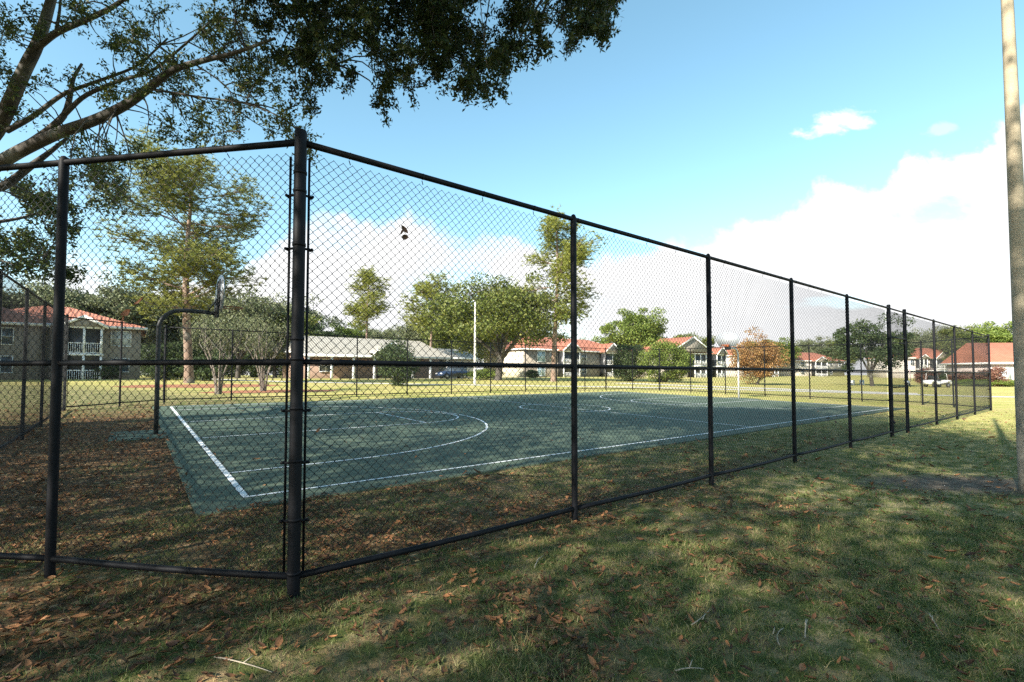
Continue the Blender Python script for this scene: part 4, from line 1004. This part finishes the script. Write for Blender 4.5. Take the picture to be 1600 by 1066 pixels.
def fascia(T, x0, x1, y0, y1, z, ov=.5, ht=.22):
    mb = MB(); a, b_, c, d = x0 - ov - .03, x1 + ov + .03, y0 - ov - .03, y1 + ov + .03
    mb.box(a, b_, c, c + .06, z - ht, z + .03); mb.box(a, b_, d - .06, d, z - ht, z + .03); mb.box(a, a + .06, c + .06, d - .06, z - ht, z + .03); mb.box(b_ - .06, b_, c + .06, d - .06, z - ht, z + .03)
    mb.build('fascia', M['white'], T)
def gable(T, x, wd, z, h, y, deep, roofmat='tile', face='stucco'):
    """front gable: small roof with white rake boards"""
    yb = y + deep
    rf = MB(); V = [(x - wd / 2, y, z), (x, y, z + h), (x + wd / 2, y, z), (x - wd / 2, yb, z), (x, yb, z + h), (x + wd / 2, yb, z)]
    rf.add(V, [[0, 1, 4, 3], [1, 2, 5, 4]]); r_ = rf.build('gable_roof', M[roofmat], T)
    fb = MB().prism([(x - wd / 2 + .1, z - .02), (x + wd / 2 - .1, z - .02), (x, z + h - .1)], y + .1, y + .25, 'y'); fb.build('gable_wall', M[face], T)
    tr = MB()
    for s in (-1, 1):
        L = math.hypot(wd / 2, h); ang = math.atan2(h, wd / 2)
        Mx = Matrix.Translation((x + s * wd / 2, y - .02, z)) @ Matrix.Rotation(math.pi - ang if s > 0 else ang, 4, 'Y') if False else None
        a = np.array([x + s * wd / 2, z]); b_ = np.array([x, z + h]); n = np.array([0, -.26])
        tr.prism([tuple(a + [0, .04]), tuple(b_ + [0, .04]), tuple(b_ + n), tuple(a + n)], y - .05, y + .03, 'y')
    tr.build('rake_board', M['white'], r_)
def porch(T, x, wd, He, y=0.0, deep=1.7, storeys=2, gab=True, gh=1.3, posts=3, kneewall=True):
    sh = He / storeys
    MB().box(x - wd / 2 + .1, x + wd / 2 - .1, y - deep + .12, y - .01, .05, He - .1).build('screen', M['screen'], T)  # solid dark box: screening plus the porch interior's shade in one colour
    for k in range(storeys):
        z0 = k * sh
        for j in range(posts): q = x - wd / 2 + .09 + (wd - .18) * j / (posts - 1); MB().box(q - .09, q + .09, y - deep - .05, y - deep + .14, z0, z0 + sh - .2).build('porch_post', M['white'], T)
        mb = MB(); mb.box(x - wd / 2 - .05, x + wd / 2 + .05, y - deep - .08, y - .02, z0 + sh - .2, z0 + sh - .001); mb.build('beam', M['white'], T)
        mb = MB(); mb.box(x - wd / 2 + .19, x + wd / 2 - .19, y - deep, y - deep + .06, z0 + .95, z0 + 1.03)
        for q in np.arange(x - wd / 2 + .25, x + wd / 2 - .2, .16): mb.box(q - .018, q + .018, y - deep + .012, y - deep + .048, z0 + .12, z0 + .95)
        mb.box(x - wd / 2 + .19, x + wd / 2 - .19, y - deep, y - deep + .06, z0 + .06, z0 + .13)
        mb.build('railing', M['white'], T)
    if gab: gable(T, x, wd + .9, He + .02, gh, y - deep - .35, deep + 2.2)
def building(label, corner, yaw, L, D, He, Rh, wall='stucco', roof='tile', wins=(), porches=(), side=None, gables=(), name='apartment_building', hip=None):
    """corner = left front corner on the ground; local x runs along the front, +y to the back"""
    T = thing(name, label, 'building', corner - np.array([0, 0, .15]), yaw)
    MB().box(0, L, 0, D, -.6, He).build('wall', M[wall], T)
    if side: MB().box(-.03, -.002, .002, D - .002, -.6, He - .01).build('end_wall', M[side], T)  # sheet over the sun-facing end, its lit tone put into the colour
    rf = MB(); roof_hip(rf, 0, L, 0, D, He + .02, Rh, .5, hip); rf.build('roof', M[roof], T)
    fascia(T, 0, L, 0, D, He + .01)
    for wv in wins: window(T, *wv)
    for pv_ in porches: porch(T, *pv_)
    for gv_ in gables: gable(T, *gv_)
    return T
uh3 = UH
def corner_from_right(px, d, L, yaw=UANG):
    p = at(px, d); q = p - np.array([math.cos(yaw), math.sin(yaw), 0]) * L; q[2] = p[2]; return q
# left flats
building('two storey red roofed flats with a tall screened porch at the left', corner_from_right(219, 50, 14), UANG, 14, 12, 5.4, 2.3, 'stucco', 'tile',
         wins=[(12.4, 3.5, 1.5, 1.45, 0, 'blind', 1, 1), (12.4, .9, 1.3, 1.3, 0, 'glass', 1, 1), (2.0, 3.4, 1.4, 1.4), (2.0, .8, 1.4, 1.4)], porches=[(9.7, 2.7, 5.2, 0.0, 1.8, 2, True, 1.0, 3)])
building('nearest red roofed flats cut off by the left edge of the photo', corner_from_right(60, 44, 16), UANG, 16, 11, 5.2, 2.9, 'stucco', 'tile', wins=[(13.6, 3.3, 1.4, 1.4), (13.6, .8, 1.4, 1.4)], porches=[(9.5, 4.0, 5.0, 0, 1.6)])
# long grey-roofed carport building
GLp = corner_from_right(686, 70, 19)
T = building('long low building with a pale grey roof, white columns and parked cars', GLp, UANG, 19, 9, 3.55, 2.1, 'brick', 'greyroof', wins=[(3.0, 1.0, 1.5, 1.5), (14.5, 1.0, 1.8, 1.5, 0, 'blind')], name='low_building', hip=1.2)
mb = MB(); mb.add([(-.6, -2.9, 3.0), (19.6, -2.9, 3.0), (19.6, -.4, 3.66), (-.6, -.4, 3.66)], [[0, 1, 2, 3]]); mb.add([(-.6, -2.9, 2.94), (19.6, -2.9, 2.94), (19.6, -.4, 3.60), (-.6, -.4, 3.60)], [[3, 2, 1, 0]]); mb.build('porch_roof', M['greyroof'], T)
mb = MB().box(-.6, 19.6, -3.0, -2.88, 2.72, 3.02); mb.build('porch_beam', M['white'], T)
for x in np.arange(.2, 19.5, 2.65):
    MB().box(x - .13, x + .13, -2.86, -2.62, -.3, 2.9).build('column', M['white'], T)
gable(T, 10.5, 5.5, 3.3, 1.5, -3.3, 4.5, 'greyroof', 'offwhite')
# white gabled garage beside it
p = at(694, 74); building('small white gabled building half hidden right of the long grey roof', p, UANG, 5.5, 8, 3.2, 1.6, 'offwhite', 'greyroof', wins=[(3.4, .9, 1.4, 1.3)], name='low_building', hip=.3)
# central flats
p = at(818, 90); building('two storey red roofed flats with end wall coloured as sunlit cream behind the broad oak', p, UANG, 31, 13, 5.5, 3.0, 'stucco', 'tile', side='cream',
         wins=[(4.4, .4, 1.9, 2.2, 0, 'stairglass', 1, 1), (4.4, 3.1, 1.9, 2.0, 0, 'stairglass', 1, 1), (16.2, 3.5, 1.3, 1.4), (16.2, .8, 1.3, 1.4), (7.2, 3.5, 1.0, 1.4), (28.5, 3.5, 1.3, 1.4), (28.5, .8, 1.3, 1.4)],
         porches=[(11.0, 4.6, 5.3, 0, 1.7, 2, True, 2.0), (23.2, 4.6, 5.3, 0, 1.7, 2, True, 2.0)])
# right flats, in a row
p = at(1048, 98); building('two storey red roofed flats with a long white raked gable beside the bush', p, UANG, 19, 13, 5.4, 2.9, 'offwhite', 'tile',
         wins=[(4, 3.4, 1.2, 1.4), (4, .8, 1.2, 1.4), (13.5, 3.4, 1.2, 1.4), (13.5, .8, 1.2, 1.4)], porches=[(8.3, 4.4, 5.2, 0, 1.7, 2, False), (16.8, 4.0, 5.2, 0, 1.7, 2, True, 1.6)], gables=[(5.0, 15.0, 5.45, 3.1, -2.2, 8.0)])
p = at(1150, 118); building('red roofed flats mostly hidden behind the orange tree', p, UANG, 20, 13, 5.4, 2.8, 'offwhite', 'tile', wins=[(4, 3.4, 1.2, 1.4), (4, .8, 1.2, 1.4), (12, 3.4, 1.2, 1.4)], porches=[(17, 4.2, 5.2, 0, 1.7, 2, True, 1.8)])
p = at(1243, 150); building('distant pale flats with a pinkish red roof, left of the dark tree', p, UANG * .5, 21, 12, 5.0, 2.9, 'offwhite', 'tile', wins=[(3, 3.2, 1.3, 1.4), (3, .7, 1.3, 1.4), (15, 3.2, 1.3, 1.4), (15, .7, 1.3, 1.4), (19, 3.2, 1.3, 1.4)], porches=[(9, 5, 4.8, 0, 1.6, 2, True, 1.5)])
p = at(1418, 128); building('two storey red roofed flats with white balconies behind the golf cart', p, R(10), 20, 12, 5.6, 3.0, 'offwhite', 'tile', wins=[(1.6, 3.6, 1.2, 1.4), (5.6, 3.6, 1.2, 1.4), (5.6, .8, 1.2, 1.4)], porches=[(3.6, 2.4, 5.4, 0, 1.4, 2, True, 1.1), (9.6, 5.2, 5.4, 0, 1.8, 2, True, 2.4), (15.4, 3.4, 5.4, 0, 1.6, 2, False)])
p = at(1546, 64.5); building('single storey building with a big red roof and white fascia at the right', p, R(-1), 24, 6.5, 3.2, 2.85, 'pink', 'tile', wins=[(2.1, .55, 1.55, 2.1, 0, 'blind', 2, 3), (8, .55, 1.55, 2.1, 0, 'blind', 2, 3)], name='low_building', hip=.6)

# ------------------------------------------------------------------ vehicles
def carpaint(n, c): return mat_simple(n, c, .25, .05, 2, spec=.6)
M['tyre'] = mat_simple('tyre rubber', (.02, .02, .02), .8, .2, 20)
M['rimm'] = mat_simple('alloy rim', (.45, .45, .46), .35, .1, 10, metal=.7)
M['lampred'] = mat_simple('red lamp', (.35, .02, .02), .3, .1, 5)
def wheel(T, x, y, r=.32, wd=.2):
    Mx = Matrix.Translation((x, y, r)) @ Matrix.Rotation(R(90), 4, 'X')
    w_ = MB().lathe([(.6 * r, -wd / 2), (.92 * r, -wd / 2), (r, -wd * .3), (r, wd * .3), (.92 * r, wd / 2), (.6 * r, wd / 2)], 16, Mx).build('wheel', M['tyre'], T, True)
    MB().lathe([(.001, -wd * .42), (.6 * r, -wd * .45), (.62 * r, 0), (.6 * r, wd * .45), (.001, wd * .42)], 12, Mx).build('rim', M['rimm'], w_)
def car(label, pos, rz, paint, suv=False):
    T = thing('parked_car', label, 'car', pos, rz, 'cars parked by the long grey roofed building')
    L = 4.5; hb = .92 if not suv else 1.02; ht = 1.45 if not suv else 1.68
    side = [(-2.25, .35), (-2.22, .72), (-1.6, hb - .02), (-1.0, hb), (1.55, hb), (2.15, hb - .08), (2.25, .6), (2.22, .3), (1.75, .28), (1.62, .56), (1.38, .66), (1.12, .56), (.98, .28), (-1.0, .28), (-1.14, .56), (-1.38, .66), (-1.62, .56), (-1.76, .28)]
    MB().prism(side, -.86, .86, 'y').build('body', paint, T)
    cab = [(-1.05, hb), (-.45, ht - .03), (.95, ht), (1.85 if suv else 1.6, hb)]
    mb = MB(); n = 4; V = [(x, s * (.78 if z <= hb else .62), z) for s in (-1, 1) for x, z in cab]; mb.add(V, [[0, 1, 2, 3], [7, 6, 5, 4], [0, 4, 5, 1], [1, 5, 6, 2], [2, 6, 7, 3]]); mb.build('glasshouse', M['glass'], T)
    MB().box(-.42, .93, -.64, .64, ht - .02, ht + .03).build('roof', paint, T)
    for x in (-1.38, 1.38):
        for y in (-.78, .78): wheel(T, x, y)
    for y in (-.6, .6): MB().box(-2.27, -2.15, y - .16, y + .16, .62, .76).build('headlight', M['white'], T)
    for y in (-.62, .62): MB().box(2.17, 2.27, y - .14, y + .14, .64, .80).build('tail_light', M['lampred'], T)
    return T
for px, d, rz, c, suv, lab in ((508, 64, UANG - math.pi / 2, (.03, .08, .17), True, 'dark blue car parked under the left part of the grey roof'), (545, 65, UANG - math.pi / 2, (.20, .27, .36), False, 'pale blue car parked beside the white columns'),
                               (592, 66, UANG - math.pi / 2, (.16, .19, .24), False, 'grey car half hidden behind the dark ragged shrub'), (708, 66, UANG, (.02, .04, .09), True, 'navy car parked at the white gabled building')):
    car(lab, at(px, d), rz, carpaint('car paint', c), suv)
# golf cart
T = thing('golf_cart', 'white golf cart parked on the grass behind the far right fence', 'golf cart', at(1463, 54), R(-172))
WC = carpaint('white cart body', (.8, .8, .78))
MB().prism([(-1.35, .38), (-1.32, .62), (-1.12, .78), (-.75, .80), (-.62, .45), (.05, .42), (.12, .68), (.55, .70), (.75, .82), (1.25, .80), (1.42, .62), (1.4, .35), (1.2, .33), (1.08, .56), (.88, .62), (.68, .56), (.55, .33), (-.55, .33), (-.66, .56), (-.87, .62), (-1.08, .56), (-1.2, .36)], -.55, .55, 'y').build('body', WC, T)
MB().box(-.62, .1, -.5, .5, .30, .44).build('floor', M['screen'], T)
st = MB().box(.02, .56, -.5, .5, .702, .86); st.box(.46, .62, -.5, .5, .862, 1.28); st.build('seat', M['screen'], T)
for y in (-.5, .5):
    MB().tube([(-.85, y, .78), (-.55, y, 1.82)], .022, 6).build('roof_post', M['white'], T); MB().tube([(.85, y, .8), (.72, y, 1.82)], .022, 6).build('roof_post', M['white'], T)
MB().box(-.72, .9, -.58, .58, 1.82, 1.88).build('canopy', WC, T)
mb = MB().tube([(-.62, -.2, .8), (-.35, -.2, 1.05)], .02, 6); mb.tube([(-.35 + .05 * math.sin(a), -.2 + .16 * math.cos(a), 1.05 + .14 * math.sin(a)) for a in np.linspace(0, 6.28, 13)], .015, 5, False); mb.build('steering_wheel', M['screen'], T)
for x in (-.87, .88):
    for y in (-.48, .48): wheel(T, x, y, .23, .17)
# small white utility pedestals on the far lawn
for px, d, lab in ((1331, 58, 'small white utility pedestal left of the dark tree trunk'), (1346, 60, 'small white utility pedestal touching the dark tree trunk')):
    T = thing('utility_pedestal', lab, 'utility box', at(px, d), .3, 'white utility pedestals on the far lawn')
    MB().prism([(-.22, -.05), (.22, -.05), (.22, .5), (.16, .6), (-.16, .6), (-.22, .5)], -.15, .15, 'y').build('cabinet', M['white'], T); MB().box(-.26, .26, -.19, .19, -.02, .03).build('base', M['concrete'], T)
